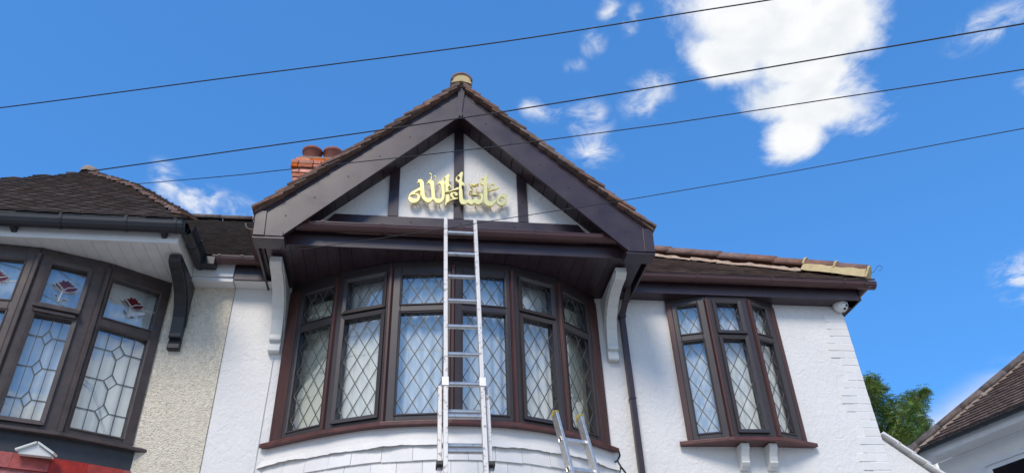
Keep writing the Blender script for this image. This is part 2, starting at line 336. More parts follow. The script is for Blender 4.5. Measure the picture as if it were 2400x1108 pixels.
def ring(mb, F, r, wd, b0, b1):        # a mitred rectangular frame round the opening r, wd wide outwards
    a0, c0, a1, c1 = r
    o = [(a0 - wd, c0 - wd), (a1 + wd, c0 - wd), (a1 + wd, c1 + wd), (a0 - wd, c1 + wd)]; i = [(a0, c0), (a1, c0), (a1, c1), (a0, c1)]
    for k in range(4):
        j = (k + 1) % 4
        mb.hexa([F(o[k][0], b0, o[k][1]), F(o[j][0], b0, o[j][1]), F(i[j][0], b0, i[j][1]), F(i[k][0], b0, i[k][1]),
                 F(o[k][0], b1, o[k][1]), F(o[j][0], b1, o[j][1]), F(i[j][0], b1 - 0.008, i[j][1]), F(i[k][0], b1 - 0.008, i[k][1])])
def arc_path(pts, step=0.03):          # smooth curve through plan points
    P = [Vector((p[0], p[1])) for p in pts]; P = [P[0] * 2 - P[1]] + P + [P[-1] * 2 - P[-2]]; out = []
    for i in range(1, len(P) - 2):
        n = max(2, int((P[i + 1] - P[i]).length / step))
        for k in range(n):
            t = k / n; out.append(0.5 * ((2 * P[i]) + (P[i + 1] - P[i - 1]) * t + (2 * P[i - 1] - 5 * P[i] + 4 * P[i + 1] - P[i + 2]) * t * t + (3 * P[i] - P[i - 1] - 3 * P[i + 1] + P[i + 2]) * t ** 3))
    out.append(P[-2]); return out
def normals(path):
    out = []
    for i in range(len(path)):
        t = (path[min(i + 1, len(path) - 1)] - path[max(i - 1, 0)]).normalized(); out.append(Vector((t.y, -t.x)))
    return out
def miter(pts, d):                     # offset an open plan polyline outwards by d
    P = [Vector((p[0], p[1])) for p in pts]; out = []
    for i, p in enumerate(P):
        ns = []
        if i > 0: t = (P[i] - P[i - 1]).normalized(); ns.append(Vector((t.y, -t.x)))
        if i < len(P) - 1: t = (P[i + 1] - P[i]).normalized(); ns.append(Vector((t.y, -t.x)))
        n = sum(ns, Vector((0, 0))); n.normalize(); out.append(p + n * (d / max(0.4, n.dot(ns[0]))))
    return out
def half_pipe(r, n=8, deep=1.0):       # open-topped gutter profile: (outwards, up), 0 at the back rim
    pr = [(r - r * math.cos(math.pi * k / n), -r * deep * math.sin(math.pi * k / n)) for k in range(n + 1)]
    th = 0.004; inn = [(r - (r - th) * math.cos(math.pi * k / n), -(r * deep - th) * math.sin(math.pi * k / n)) for k in range(n, -1, -1)]
    return pr + [(2 * r + 0.004, 0.0), (2 * r + 0.004, 0.008), (2 * r - 0.004, 0.008)] + inn
def tile_mesh(name, m, w=0.165, l=0.265, t=0.014, camber=0.004):
    # origin at the middle of the tile's lower edge; x across, y up the slope, z out of the roof
    mb = MB(); xs = [-w / 2, 0, w / 2]
    vs = []
    for zz in (0, t):
        for y in (0, l):
            for x in xs: vs.append((x, y, zz + camber * (1 - (2 * x / w) ** 2)))
    fs = [(0, 1, 4, 3), (1, 2, 5, 4), (6, 9, 10, 7), (7, 10, 11, 8), (0, 6, 7, 1), (1, 7, 8, 2), (3, 4, 10, 9), (4, 5, 11, 10), (0, 3, 9, 6), (2, 8, 11, 5)]
    mb.add(vs, fs); return mb.mesh(name, m)
def course_sheet(mb, P0, P1, Q0, Q1, n, th=0.016, seg=60, jit=0.004):
    # sawtooth tile courses on the quad P0-P1 (eave, left to right) Q0-Q1 (top), with uneven tails
    P0, P1, Q0, Q1 = map(Vector, (P0, P1, Q0, Q1)); nrm = (P1 - P0).cross(Q0 - P0).normalized()
    rnd = random.Random(len(mb.v) + n)
    for i in range(n):
        a0, a1 = P0.lerp(Q0, i / n), P1.lerp(Q1, i / n); b0, b1 = P0.lerp(Q0, (i + 1) / n), P1.lerp(Q1, (i + 1) / n)
        k = max(2, int((a1 - a0).length / 0.165)); rows = [[], [], []]
        for j in range(k + 1):
            t = j / k; h = th + rnd.uniform(-jit, jit)
            for e in (0, 1):
                if (j == 0 and e == 0) or (j == k and e == 1): continue
                h2 = th + rnd.uniform(-jit, jit)
                p = a0.lerp(a1, t); q = b0.lerp(b1, t)
                rows[0].append(p); rows[1].append(p + nrm * h2); rows[2].append(q + nrm * 0.002)
        m = len(rows[0]); vs = rows[0] + rows[1] + rows[2]
        mb.add(vs, [(j, j + 1, m + j + 1, m + j) for j in range(m - 1)] + [(m + j, m + j + 1, 2 * m + j + 1, 2 * m + j) for j in range(m - 1)])
def half_tile(name, m, r, l, t=0.018, n=8):   # half-round ridge tile along +y, origin mid of the near end
    mb = MB(); vs = []
    for y in (0, l):
        for rr in (r, r - t):
            for k in range(n + 1): vs.append((rr * math.cos(math.pi * k / n), y, rr * math.sin(math.pi * k / n)))
    s = n + 1; fs = []
    for k in range(n):
        fs += [(k, k + 1, 2 * s + k + 1, 2 * s + k), (s + k, 3 * s + k, 3 * s + k + 1, s + k + 1), (k, s + k, s + k + 1, k + 1), (2 * s + k, 2 * s + k + 1, 3 * s + k + 1, 3 * s + k)]
    fs += [(0, 2 * s, 3 * s, s), (n, s + n, 3 * s + n, 2 * s + n)]
    mb.add(vs, fs); return mb.mesh(name, m, True)

# ------------------------------------------------------------------ ground
g = MB().add([(-400, -400, 0), (400, -400, 0), (400, 400, 0), (-400, 400, 0)], [(0, 1, 2, 3)]).build('ground', 'ground'); tag(g, kind='structure')
rd = MB().add([(-400, -17, 0.004), (400, -17, 0.004), (400, -9.5, 0.004), (-400, -9.5, 0.004)], [(0, 1, 2, 3)]).build('road', 'asphalt'); tag(rd, kind='structure')
for y0, y1 in ((-9.5, -9.35), (-17.15, -17.0)):
    k = MB().box((-200, y0, 0.0), (200, y1, 0.12)).build('kerb', 'ground'); tag(k, kind='structure')
# ================================================================== white house
ZS = 5.183                                 # soffit level
XL, XR = -1.585, 4.183                     # party line and right corner
GX = 0.362                                 # gable centre line
house = thing('white_house', (1.3, 0, 0), 'white rendered house with dark brown trim, pointed gable and curved bay window', 'house')
BAY = [(-1.08, 0.0), (-0.645, -0.29), (-0.19, -0.49), (0.325, -0.56), (0.825, -0.51), (1.265, -0.33), (1.68, 0.0)]
ORI = [(2.388, 0.0), (2.743, -0.115), (3.153, -0.118), (3.455, 0.0)]
wall = wall_open(MB(), XL, XR, 0.0, ZS + 0.03, 0.0, 0.24, [(-1.06, 1.66, 3.72, ZS), (2.40, 3.44, 3.82, 5.13)]).build('wall', 'render', house)
sh = MB(); sh.box((XR - 0.24, 0.24, 0), (XR, 8, ZS + 0.02)); sh.box((XL, 7.76, 0), (XR - 0.24, 8, ZS + 0.02)); sh.box((XL, 0.24, 0), (XL + 0.1, 7.76, ZS + 0.02))
sh.build('side_wall', 'render', house)
ins = MB(); ins.box((XL + 0.11, 0.26, ZS + 0.01), (XR - 0.25, 7.7, ZS + 0.05)); ins.box((XL + 0.11, 0.26, 2.5), (XR - 0.25, 7.7, 2.56)); ins.box((XL + 0.11, 3.2, 2.56), (XR - 0.25, 3.3, ZS)); ins.box((2.0, 0.26, 2.56), (2.08, 3.2, ZS))
ins.build('interior_wall', 'inside', house)

# ---- quoin bricks at the right corner
qrow = [1, 1, 1, 2, 2, 2, 0, 0, 0, 1, 2, 2, 2, 0, 0, 0, 1, 1, 2, 2, 0, 0, 0]
qb = {}
def brick_mesh(name, w, h, d, m, b=0.006):
    mb = MB(); mb.box((0, 0, 0), (w, d, h)); bm = bmesh.new(); me = mb.mesh(name, m); bm.from_mesh(me)
    bmesh.ops.bevel(bm, geom=list(bm.edges), offset=b, segments=1, affect='EDGES'); bm.to_mesh(me); bm.free(); return me
z = 5.085; i = 0
while z > 3.2:
    tot = (0.17, 0.225, 0.275)[qrow[i % len(qrow)]] + random.uniform(-0.012, 0.012)
    h = 0.076; cuts = [tot] if random.random() < 0.55 else [tot * 0.42, tot * 0.58]
    x = XR + 0.010
    for w in cuts:
        ww = w - 0.005
        me = brick_mesh('brick', ww, h - 0.004, 0.05, 'wpaint', 0.004)
        put(me, 'brick', wall, Matrix.Translation((x - ww, -0.007 + random.uniform(-0.002, 0.002), z - h + random.uniform(-0.001, 0.001))) @ Matrix.Rotation(random.uniform(-0.006, 0.006), 4, 'Y'))
        x -= w
    z -= h; i += 1

MB().box((XR - 0.165, -0.0042, 3.2), (XR + 0.007, 0.05, 5.085)).build('quoin_bed', 'wpaint', wall)
# ---- windows
def window_unit(root, P, z0, zp0, tr0, tr1, zp1, z1, insets, casement, lw, lh, jambs, fm='frame', mull='mahog', leads=None, mw=0.02):
    """root: frame part already made; builds posts, frames, panes, leading for the facets of plan polyline P"""
    n = len(P) - 1
    for i in range(n + 1):            # posts where facets meet
        A = Vector(P[i]); 
        t0 = (Vector(P[i]) - Vector(P[i - 1])).normalized() if i > 0 else None
        t1 = (Vector(P[i + 1]) - Vector(P[i])).normalized() if i < n else None
        if i in (0, n):
            F, L = facet(P[0], P[1]) if i == 0 else facet(P[n - 1], P[n])
            jw = jambs[0] if i == 0 else jambs[1]
            a, b = (0.0, jw) if i == 0 else (L - jw, L)
            MB().lbox(F, (a, -0.07, z0), (b, 0.034, z1)).build('jamb', mull, root, bevel=0.004)
        else:
            t = ((t0 + t1)).normalized(); nn = Vector((t.y, -t.x))
            F = lambda a, b, c, A=A, t=t, nn=nn: (A.x + t.x * a + nn.x * b, A.y + t.y * a + nn.y * b, c)
            mb = MB(); mb.prism([(-mw, -0.07), (mw, -0.07), (mw, 0.03), (mw * 0.5, 0.05), (-mw * 0.5, 0.05), (-mw, 0.03)], lambda a, d, c, F=F: F(a, c, d), z0, z1)
            mb.build('mullion', mull, root, bevel=0.002)
    for i in range(n):
        F, L = facet(P[i], P[i + 1]); a0, a1 = insets[i]
        e0 = jambs[0] if i == 0 else mw - 0.004; e1 = L - (jambs[1] if i == n - 1 else mw - 0.004)
        fr = MB()
        fr.lbox(F, (e0, -0.05, z0), (a0, 0.03, z1)); fr.lbox(F, (a1, -0.05, z0), (e1, 0.03, z1))
        fr.lbox(F, (a0, -0.05, z0), (a1, 0.028, zp0)); fr.lbox(F, (a0, -0.05, zp1), (a1, 0.028, z1)); fr.lbox(F, (a0, -0.05, tr0), (a1, 0.028, tr1))
        frame = fr.build('window_frame', fm, root, bevel=0.004)
        top = (a0, tr1, a1, zp1); bot = (a0, zp0, a1, tr0)
        for r, isc in ((top, i in casement), (bot, i in casement)):
            if isc:
                ring(MB_ := MB(), F, (r[0] + 0.006, r[1] + 0.012, r[2] - 0.006, r[3] - 0.004), 0.034, 0.031, 0.052); MB_.build('casement', fm, root, bevel=0.002)
            else:
                ring(MB_ := MB(), F, (r[0] + 0.004, r[1] + 0.004, r[2] - 0.004, r[3] - 0.004), 0.014, 0.029, 0.036); MB_.build('glazing_bead', fm, root)
            MB().lbox(F, (r[0], -0.006, r[1]), (r[2], 0.0, r[3])).build('pane', 'glass', root)
            lm = MB()
            if leads: leads(lm, F, r, i)
            else: lattice(lm, F, r, lw, lh, off=lw * 0.5 + 0.01)
            if lm.v: lm.build('leading', 'leadpale' if (leads and r[3] - r[1] < 0.5) else 'lead', root)
bayw = MB()
for i in range(6):        # head board under the soffit
    F, L = facet(BAY[i], BAY[i + 1]); bayw.lbox(F, (0, -0.06, 5.122), (L, 0.02, ZS - 0.004))
bayw = bayw.build('bay_window', 'frame', house)
window_unit(bayw, BAY, 3.745, 3.80, 4.682, 4.757, 5.045, 5.12, [(0.168, 0.492), (0.098, 0.44), (0.085, 0.447), (0.078, 0.446), (0.084, 0.39), (0.05, 0.365)], (1, 4), 0.122, 0.205, (0.118, 0.118))
def sill(pts, d_in, d_out, z0, z1, ext, m, parent, name='sill'):
    P = [Vector(p) for p in pts]; t0 = (P[1] - P[0]).normalized(); t1 = (P[-1] - P[-2]).normalized()
    P = [P[0] - t0 * ext] + P[1:-1] + [P[-1] + t1 * ext]
    o, n_ = miter(P, d_out), miter(P, -d_in); mb = MB(); k = len(P)
    prof = lambda i: [(n_[i].x, n_[i].y, z0 + 0.006), (o[i].x, o[i].y, z0), (o[i].x, o[i].y, z1 - 0.014), (n_[i].x * .12 + o[i].x * .88, n_[i].y * .12 + o[i].y * .88, z1 - 0.004), (n_[i].x, n_[i].y, z1)]
    vs = [p for i in range(k) for p in prof(i)]; fs = []
    for i in range(k - 1):
        for j in range(5): fs.append((i * 5 + j, i * 5 + (j + 1) % 5, (i + 1) * 5 + (j + 1) % 5, (i + 1) * 5 + j))
    fs += [(0, 1, 2, 3, 4), tuple((k - 1) * 5 + j for j in (4, 3, 2, 1, 0))]
    return mb.add(vs, fs).build(name, m, parent, bevel=0.003)
sill(BAY, 0.06, 0.075, 3.700, 3.744, 0.055, 'sillw', bayw)
# oriel window
oriw = MB()
for i in range(3):
    F, L = facet(ORI[i], ORI[i + 1]); oriw.lbox(F, (0, -0.05, 5.135), (L, 0.02, ZS - 0.003))
oriw = oriw.build('oriel_window', 'frame', house)
window_unit(oriw, ORI, 3.80, 3.852, 4.722, 4.797, 5.095, 5.134, [(0.098, 0.292), (0.077, 0.303), (0.026, 0.205)], (1,), 0.122, 0.205, (0.05, 0.05), mw=0.02)
sill(ORI, 0.12, 0.075, 3.755, 3.799, 0.07, 'sillw', oriw)
for x in (2.84, 3.09):
    mb = MB(); pr = [(0.0, 3.752), (-0.135, 3.752), (-0.135, 3.715), (-0.115, 3.69), (-0.095, 3.65), (-0.085, 3.61), (-0.09, 3.60), (-0.07, 3.575), (-0.05, 3.57), (-0.045, 3.555), (0.0, 3.55)]
    mb.prism(pr, lambda a, d, c: (d, a, c), x - 0.035, x + 0.035); mb.build('small_corbel', 'wgloss', oriw, bevel=0.003)

# ---- curved apron under the bay: smooth band, then hung tiles
path = arc_path([(-1.15, 0.03)] + BAY[1:-1] + [(1.75, 0.03)], 0.03); nr = normals(path)
mb = MB(); rnd = random.Random(3)
rows = []
zz = [3.702, 3.66, 3.60, None]
vs = []
for i, (p, n_) in enumerate(zip(path, nr)):
    t = i / (len(path) - 1)
    zb = 3.548 + 0.005 * math.sin(t * 17) + rnd.uniform(-0.003, 0.003) - 0.004 * math.cos(t * 41)
    lift = 0.030 + 0.014 * max(0, math.sin(t * 23)) + 0.008 * max(0, math.sin(t * 57 + 1))
    for q, (d, zc_) in enumerate(((0.0, 3.703), (0.006, 3.66), (0.014, 3.60), (lift, zb), (lift - 0.006, zb))): vs.append((p.x + n_.x * d, p.y + n_.y * d, zc_))
k = len(path); fs = [(i * 5 + j, i * 5 + j + 1, (i + 1) * 5 + j + 1, (i + 1) * 5 + j) for i in range(k - 1) for j in range(4)]
apron = mb.add(vs, fs).build('flashing_apron', 'wpaint', house, smooth=False)
mb = MB(); vs = []
for p, n_ in zip(path, nr):
    for zc_ in (3.70, 2.7, 0.0): vs.append((p.x - n_.x * 0.004, p.y - n_.y * 0.004, zc_))
mb.add(vs, [(i * 3 + j, i * 3 + j + 1, (i + 1) * 3 + j + 1, (i + 1) * 3 + j) for i in range(k - 1) for j in range(2)])
baywall = mb.build('bay_wall', 'render', house)
cum = [0.0]
for a, b in zip(path, path[1:]): cum.append(cum[-1] + (b - a).length)
def on_path(s):
    for i in range(len(path) - 1):
        if cum[i + 1] >= s: break
    t = (s - cum[i]) / (cum[i + 1] - cum[i]); return path[i].lerp(path[i + 1], t), nr[i].lerp(nr[i + 1], t).normalized()
row = 0; zb = 3.435
while zb > 2.75:
    s = 0.05 - (0.09 if row % 2 else 0.0) + random.uniform(-0.02, 0.02)
    while s < cum[-1] - 0.02:
        w = random.choice((0.20, 0.21, 0.225, 0.24, 0.19)) + random.uniform(-0.006, 0.006); s1 = s + w
        a, b = max(s, 0.0), min(s1, cum[-1])
        if b - a > 0.04:
            zt = zb + 0.155; dz0, dz1 = random.uniform(-0.005, 0.005), random.uniform(-0.005, 0.005); lf = random.uniform(0.0, 0.006)
            mb = MB(); pts = []
            for u in (a + 0.0015, (a + b) / 2, b - 0.0015): pts.append(on_path(u))
            vs = []
            for j, (p, n_) in enumerate(pts):
                d = dz0 + (dz1 - dz0) * j / 2
                for dd, zc_ in ((0.012 + lf, zb + d), (0.024 + lf, zb + d + 0.002), (0.006, zt), (0.0, zt)): vs.append((p.x + n_.x * dd, p.y + n_.y * dd, zc_))
            fs = [(j * 4 + q, j * 4 + (q + 1) % 4, (j + 1) * 4 + (q + 1) % 4, (j + 1) * 4 + q) for j in range(2) for q in range(4)] + [(0, 1, 2, 3), (8, 9, 10, 11)]
            mb.add(vs, fs).build('hung_tile', 'wpaint', baywall)
        s = s1
    zb -= 0.112; row += 1

# ---- big white corbels carrying the overhang
def corbel(xc, m, parent, depth=0.56, ztop=5.165, zbot=4.525, w=0.10):
    pr = [(0.0, zbot), (-0.055, zbot), (-0.062, zbot + 0.012), (-0.06, zbot + 0.05), (-0.045, zbot + 0.085), (-0.04, zbot + 0.095), (-0.075, zbot + 0.10), (-0.078, zbot + 0.115),
          (-0.072, zbot + 0.155), (-0.08, zbot + 0.20), (-0.095, zbot + 0.28), (-0.13, zbot + 0.37), (-0.20, zbot + 0.45), (-0.30, zbot + 0.51), (-0.42, zbot + 0.545), (-depth + 0.06, zbot + 0.552), (-depth + 0.02, zbot + 0.57), (-depth, zbot + 0.585), (-depth, ztop), (0.0, ztop)]
    mb = MB(); mb.prism(pr, lambda a, d, c: (d, a, c), xc - w / 2, xc + w / 2)
    o = mb.build('corbel', m, parent, bevel=0.005)
    sc = 0.80; px_, pz_ = -0.10, ztop - 0.10
    ip = [(-0.022, zbot + 0.22), (-0.06, zbot + 0.30), (-0.12, zbot + 0.42), (-0.22, zbot + 0.505), (-0.36, zbot + 0.56), (-depth + 0.05, zbot + 0.59), (-depth + 0.05, ztop - 0.03), (-0.022, ztop - 0.03)]
    for s_ in (-1, 1):
        x0, x1 = xc + s_ * (w / 2 - 0.001), xc + s_ * (w / 2 + 0.008)
        MB().prism(ip, lambda a, d, c: (d, a, c), x0, x1).build('corbel_panel', m, o, bevel=0.003)
    return o
corbel(-1.165, 'wgloss', house, 0.56); corbel(1.805, 'wgloss', house, 0.60)

# ---- bay soffit of dark boards, fascia and gutter
x = -1.245
while x < 1.98:
    MB().box((x, -0.70, ZS), (min(x + 0.098, 1.985), -0.001, ZS + 0.012)).build('soffit_board', 'brown', house); x += 0.101
YF = -0.705
fas = MB().box((-1.25, YF - 0.018, ZS - 0.006), (1.99, YF, 5.285)).build('fascia', 'brown', house, bevel=0.004)
MB().box((-1.25, YF - 0.006, 5.287), (1.99, YF + 0.004, 5.36)).build('fascia_upper', 'brown', fas)
def gutter(name, p0, p1, out, r, m, parent, clips=(), deep=1.0):
    p0, p1, out = Vector(p0), Vector(p1), Vector(out)
    fr = [lambda b, c, p=p: p + out * b + Vector((0, 0, c)) for p in (p0, p1)]
    o = MB().sweep(half_pipe(r, 8, deep), fr, closed=True).build(name, m, parent)
    for t in clips:
        q = p0.lerp(p1, t); d = (p1 - p0).normalized()
        fr = [lambda b, c, p=q + d * e: p + out * (r + (b - r) * 1.10) + Vector((0, 0, c * 1.10 + 0.004)) for e in (-0.012, 0.012)]
        MB().sweep(half_pipe(r, 8, deep), fr, closed=True).build('gutter_clip', m, o)
    return o
gutter('gutter', (-1.0, YF - 0.022, 5.345), (1.74, YF - 0.022, 5.345), (0, -1, 0), 0.052, 'gutter', house, (0.04, 0.08, 0.26, 0.51, 0.73, 0.95))
sk = MB(); sk.add([(-1.25, YF - 0.03, 5.362), (1.99, YF - 0.03, 5.362), (1.99, -0.62, 5.50), (-1.25, -0.62, 5.50)], [(0, 1, 2, 3)]); sk.build('eave_tray', 'brown', house)

# ---- gable wall with half timbering
YG = -0.62
soff = lambda x: 6.655 - 0.962 * abs(x - GX)
HG = (6.655 - 5.45) / 0.962
gw = MB(); gw.prism([(GX - HG, 5.45), (GX + HG, 5.45), (GX, 6.655)], ID, YG, YG + 0.12); gable = gw.build('gable_wall', 'render', house)
def timber(poly, name='timber'):
    return MB().prism(poly, ID, YG - 0.022, YG - 0.002).build(name, 'brown', gable, bevel=0.003)
timber([(GX - 1.17, 5.46), (GX + 1.17, 5.46), (GX + 1.08, 5.575), (GX - 1.08, 5.575)])
for xa, xb in ((GX - 0.044, GX + 0.044), (-0.262, -0.174), (0.90, 0.99)):
    a, b = soff(xa) - 0.004, soff(xb) - 0.004
    timber([(xa, 5.577), (xb, 5.577), (xb, b)] + ([(GX, soff(GX) - 0.004)] if xa < GX < xb else []) + [(xa, a)])
for x, z_ in ((GX - 0.9, 5.52), (GX - 0.42, 5.52), (GX + 0.02, 5.53), (GX + 0.5, 5.52), (GX + 0.95, 5.52), (GX, 5.75), (GX, 6.1), (GX, 6.4), (-0.218, 5.8), (0.945, 5.8)):
    MB().tube([(x, YG - 0.026, z_), (x, YG - 0.020, z_)], 0.007, 6).build('screw', 'rubber', gable)
# ---- bargeboards
YB = -0.88
for s_ in (-1, 1):
    mx = lambda h: GX + s_ * h
    F = lambda a, d, c: (mx(a), d, c)
    bo = MB(); bo.prism([(0.003, 6.875), (1.60, 5.375), (1.595, 5.165), (1.438, 5.165), (0.003, 6.594)], F, YB, YB + 0.024)
    barge = bo.build('bargeboard', 'brown', house, bevel=0.003)
    MB().prism([(0.003, 6.935), (1.655, 5.385), (1.62, 5.365), (0.003, 6.882)], F, YB + 0.008, YB + 0.03).build('barge_cover_strip', 'brown', barge, bevel=0.002)
    MB().prism([(1.592, 5.395), (1.682, 5.385), (1.672, 5.152), (1.582, 5.152)], F, YB - 0.010, YB + 0.03).build('barge_end_cover', 'brown', barge, bevel=0.003)
    MB().prism([(1.438, 5.200), (1.58, 5.200), (1.58, 5.152), (1.438, 5.152)], F, YB - 0.006, YB - 0.001).build('barge_foot_strip', 'brown', barge, bevel=0.002)
    MB().box((min(mx(1.425), mx(1.675)), YB + 0.001, 5.128), (max(mx(1.425), mx(1.675)), YF - 0.02, 5.150)).build('box_end', 'brown', barge, bevel=0.003)
    MB().box((min(mx(1.655), mx(1.672)), YB + 0.03, 5.152), (max(mx(1.655), mx(1.672)), 0.6, 5.36)).build('side_fascia', 'brown', barge)
    MB().box((min(mx(1.43), mx(1.44)), YB + 0.026, 5.152), (max(mx(1.43), mx(1.44)), YF - 0.024, 5.20)).build('box_return', 'brown', barge)
    for t in (0.08, 0.24, 0.42, 0.6, 0.78, 0.93):
        h = 0.12 + 1.42 * t; c = 6.735 - 0.955 * h
        MB().tube([(mx(h), YB - 0.003, c), (mx(h), YB + 0.004, c)], 0.008, 6).build('screw', 'rubber', barge)
    # sloping soffit boards between bargeboard and gable wall
    h = 0.0; bw = 0.098
    while h < 1.5:
        h1 = min(h + bw, 1.52); a, b = 6.655 - 0.962 * h, 6.655 - 0.962 * (h1 - 0.006)
        m_ = MB(); q = [(h, a), (h1 - 0.006, b), (h1 - 0.006, b + 0.02), (h, a + 0.02)]
        m_.prism(q, F, YB + 0.026, YG + 0.10); m_.build('soffit_board', 'brown', barge); h = h1
    if s_ < 0: gutter('side_gutter', (mx(1.675), YB + 0.12, 5.34), (mx(1.675), 0.5, 5.34), (s_, 0, 0), 0.05, 'gutter', barge)
apx = MB(); apx.prism([(-0.038, 6.925), (0, 6.958), (0.038, 6.925), (0.012, 6.64), (0.018, 6.60), (0, 6.565), (-0.018, 6.60), (-0.012, 6.64)], lambda a, d, c: (GX + a, d, c), YB - 0.014, YB - 0.002)
apx.build('apex_cover', 'brown', house, bevel=0.003)

# ---- gable roof: tile courses stepping down both slopes
roof = MB()
for s_ in (-1, 1):
    roof.add([(GX, -0.84, 6.955), (GX + s_ * 1.68, -0.84, 5.374), (GX + s_ * 1.68, 2.4, 5.374), (GX, 2.4, 6.955)], [(0, 1, 2, 3)])
roof = roof.build('gable_roof', 'deck', house)
vt = tile_mesh('verge_tile', 'tile', 0.24, 0.275, 0.020, 0.0)
vts = [tile_mesh('verge_tile', 'tile', 0.24, 0.09, 0.020, 0.0), tile_mesh('verge_tile', 'tile', 0.24, 0.20, 0.020, 0.0)]
ft = MB()
sl = Vector((1.70, 0, -1.60)).normalized()
NC = 20; GL = 2.335 / NC
for s_ in (-1, 1):
    d = Vector((s_ * sl.x, 0, sl.z)); upv = -d; nrm = Vector((s_ * -sl.z, 0, sl.x))
    for i in range(NC):
        s0 = GL * (i + 0.85)
        e = Vector((GX, 0, 6.962)) + d * s0
        t = R(8.5) + random.uniform(-0.015, 0.015)
        y = (upv * math.cos(t) - nrm * math.sin(t)); zv = (nrm * math.cos(t) + upv * math.sin(t)); xv = y.cross(zv)
        loc = e + nrm * (0.024 + random.uniform(-0.003, 0.004)) + Vector((0, -0.93 + 0.12 + random.uniform(-0.008, 0.008), 0))
        o = put(vt if i > 1 else vts[i], 'verge_tile', roof, basis(xv, y, zv, loc))
        # rest of the course, running back to the main roof
        yv0 = -0.69
        for k in range(1):
            p = [e + nrm * 0.012, e + nrm * 0.03, e - d * min(0.26, s0) + nrm * 0.008]
            ft.add([(p[0].x, yv0, p[0].z), (p[1].x, yv0, p[1].z), (p[2].x, yv0, p[2].z), (p[0].x, 2.3, p[0].z), (p[1].x, 2.3, p[1].z), (p[2].x, 2.3, p[2].z)], [(0, 1, 4, 3), (1, 2, 5, 4), (0, 2, 1)])
    # undercloak strip
    F = lambda a, dd, c: (GX + s_ * a, dd, c)
    MB().prism([(0.0, 6.978), (1.685, 5.388), (1.685, 5.362), (0.0, 6.952)], F, -0.905, -0.70).build('undercloak', 'tile', roof)
tag(ft.build('tile_courses', 'tilefield', roof), kind='stuff')
rt_ = half_tile('ridge_tile', 'ridge', 0.105, 0.34)
for k in range(6):
    put(rt_, 'ridge_tile', roof, Matrix.Translation((GX, -0.95 + k * 0.35, 6.995 + (0.004 if k % 2 else 0))))
mb = MB(); mb.prism([(0.088 * math.cos(math.pi * k / 10), 0.088 * math.sin(math.pi * k / 10)) for k in range(11)] + [(-0.10, -0.03), (0, 0.0), (0.10, -0.03)], lambda a, d, c: (GX + a, d, 6.995 + c), -0.94, -0.80)
mb.build('ridge_mortar', 'mortar', roof)

# ---- main roof behind the gable, hipped at the right
TS = 0.78
zr = lambda y: 5.378 + TS * (y + 0.2)
YE, YR = -0.20, 3.72
HIPB = (4.44, YE, zr(YE)); HIPM = (2.654, 1.089, zr(1.089)); kx = (HIPM[0] - HIPB[0]) / (HIPM[1] - HIPB[1])
HIPT = (HIPB[0] + kx * (YR - YE), YR, zr(YR))
mr = MB()
XP = -1.585
mr.add([(XP, YE, zr(YE)), HIPB, HIPT, (XP, YR, zr(YR))], [(0, 1, 2, 3)])
mr.add([HIPB, (4.44, 8.2, zr(YE)), HIPT], [(0, 1, 2)]); mr.add([HIPT, (4.44, 8.2, zr(YE)), (XP, 8.2, zr(YE)), (XP, YR, zr(YR))], [(0, 1, 2, 3)])
mroof = mr.build('main_roof', 'deck', house)
up_ = Vector((0, 0, 0.012))
ms = MB(); course_sheet(ms, Vector((1.5, YE - 0.05, zr(YE - 0.05))) + up_, Vector((4.47, YE - 0.05, zr(YE - 0.05))) + up_, Vector((1.5, 1.9, zr(1.9))) + up_, Vector((HIPB[0] + kx * (1.9 - YE), 1.9, zr(1.9))) + up_, 26, 0.020, jit=0.008)
tag(ms.build('tile_courses', 'tilefield', mroof), kind='stuff')
ms = MB(); course_sheet(ms, Vector((XP, YE - 0.05, zr(YE - 0.05))) + up_, Vector((-1.0, YE - 0.05, zr(YE - 0.05))) + up_, Vector((XP, YR, zr(YR))) + up_, Vector((-0.9, YR, zr(YR))) + up_, 48, 0.020, jit=0.008)
tag(ms.build('tile_courses', 'tiledark', mroof), kind='stuff')
hv = (Vector(HIPM) - Vector(HIPB)).normalized(); hx = hv.cross(Vector((0, 0, 1))).normalized(); hz = hx.cross(hv)
ht = half_tile('hip_tile', 'ridge', 0.105, 0.315)
mp = MB(); mc = MB()
for k in range(10):
    loc = Vector(HIPB) + hv * (0.02 + 0.30 * k) + hz * (0.058 + 0.006 * (k % 2)) 
    put(ht, 'hip_tile', mroof, basis(hx, hv, hz, loc) @ Matrix.Rotation(random.uniform(-0.02, 0.02), 4, 'Z') @ Matrix.Rotation(R(-1.2), 4, 'X'))
    a, b = loc, loc + hv * 0.30
    tgt = mc if k < 2 else mp
    wdt, hb = (0.150, 0.012) if k < 2 else (0.122, -0.048)
    n_ = 5; nodes = []
    for j in range(n_ + 1):
        p = a.lerp(b, j / n_); hgt = hb + random.uniform(-0.010, 0.010); w2 = wdt + random.uniform(-0.010, 0.010)
        nodes.append([p - hz * 0.085 - hx * w2, p + hz * hgt - hx * 0.107, p + hz * hgt + hx * 0.107, p - hz * 0.085 + hx * w2])
    vs = [q for nd in nodes for q in nd]
    tgt.add(vs, [(j * 4 + i, j * 4 + i + 1, j * 4 + 5 + i, j * 4 + 4 + i) for j in range(n_) for i in range(3)] + [(0, 1, 2, 3), tuple(n_ * 4 + i for i in (3, 2, 1, 0))])
    if k < 2:
        e = loc + hv * (0.30); mc.tube([e + hx * (0.110 * math.cos(math.pi * j / 8)) + hz * (0.110 * math.sin(math.pi * j / 8)) for j in range(9)], 0.013, 6)
e = Vector(HIPB) + hz * 0.058
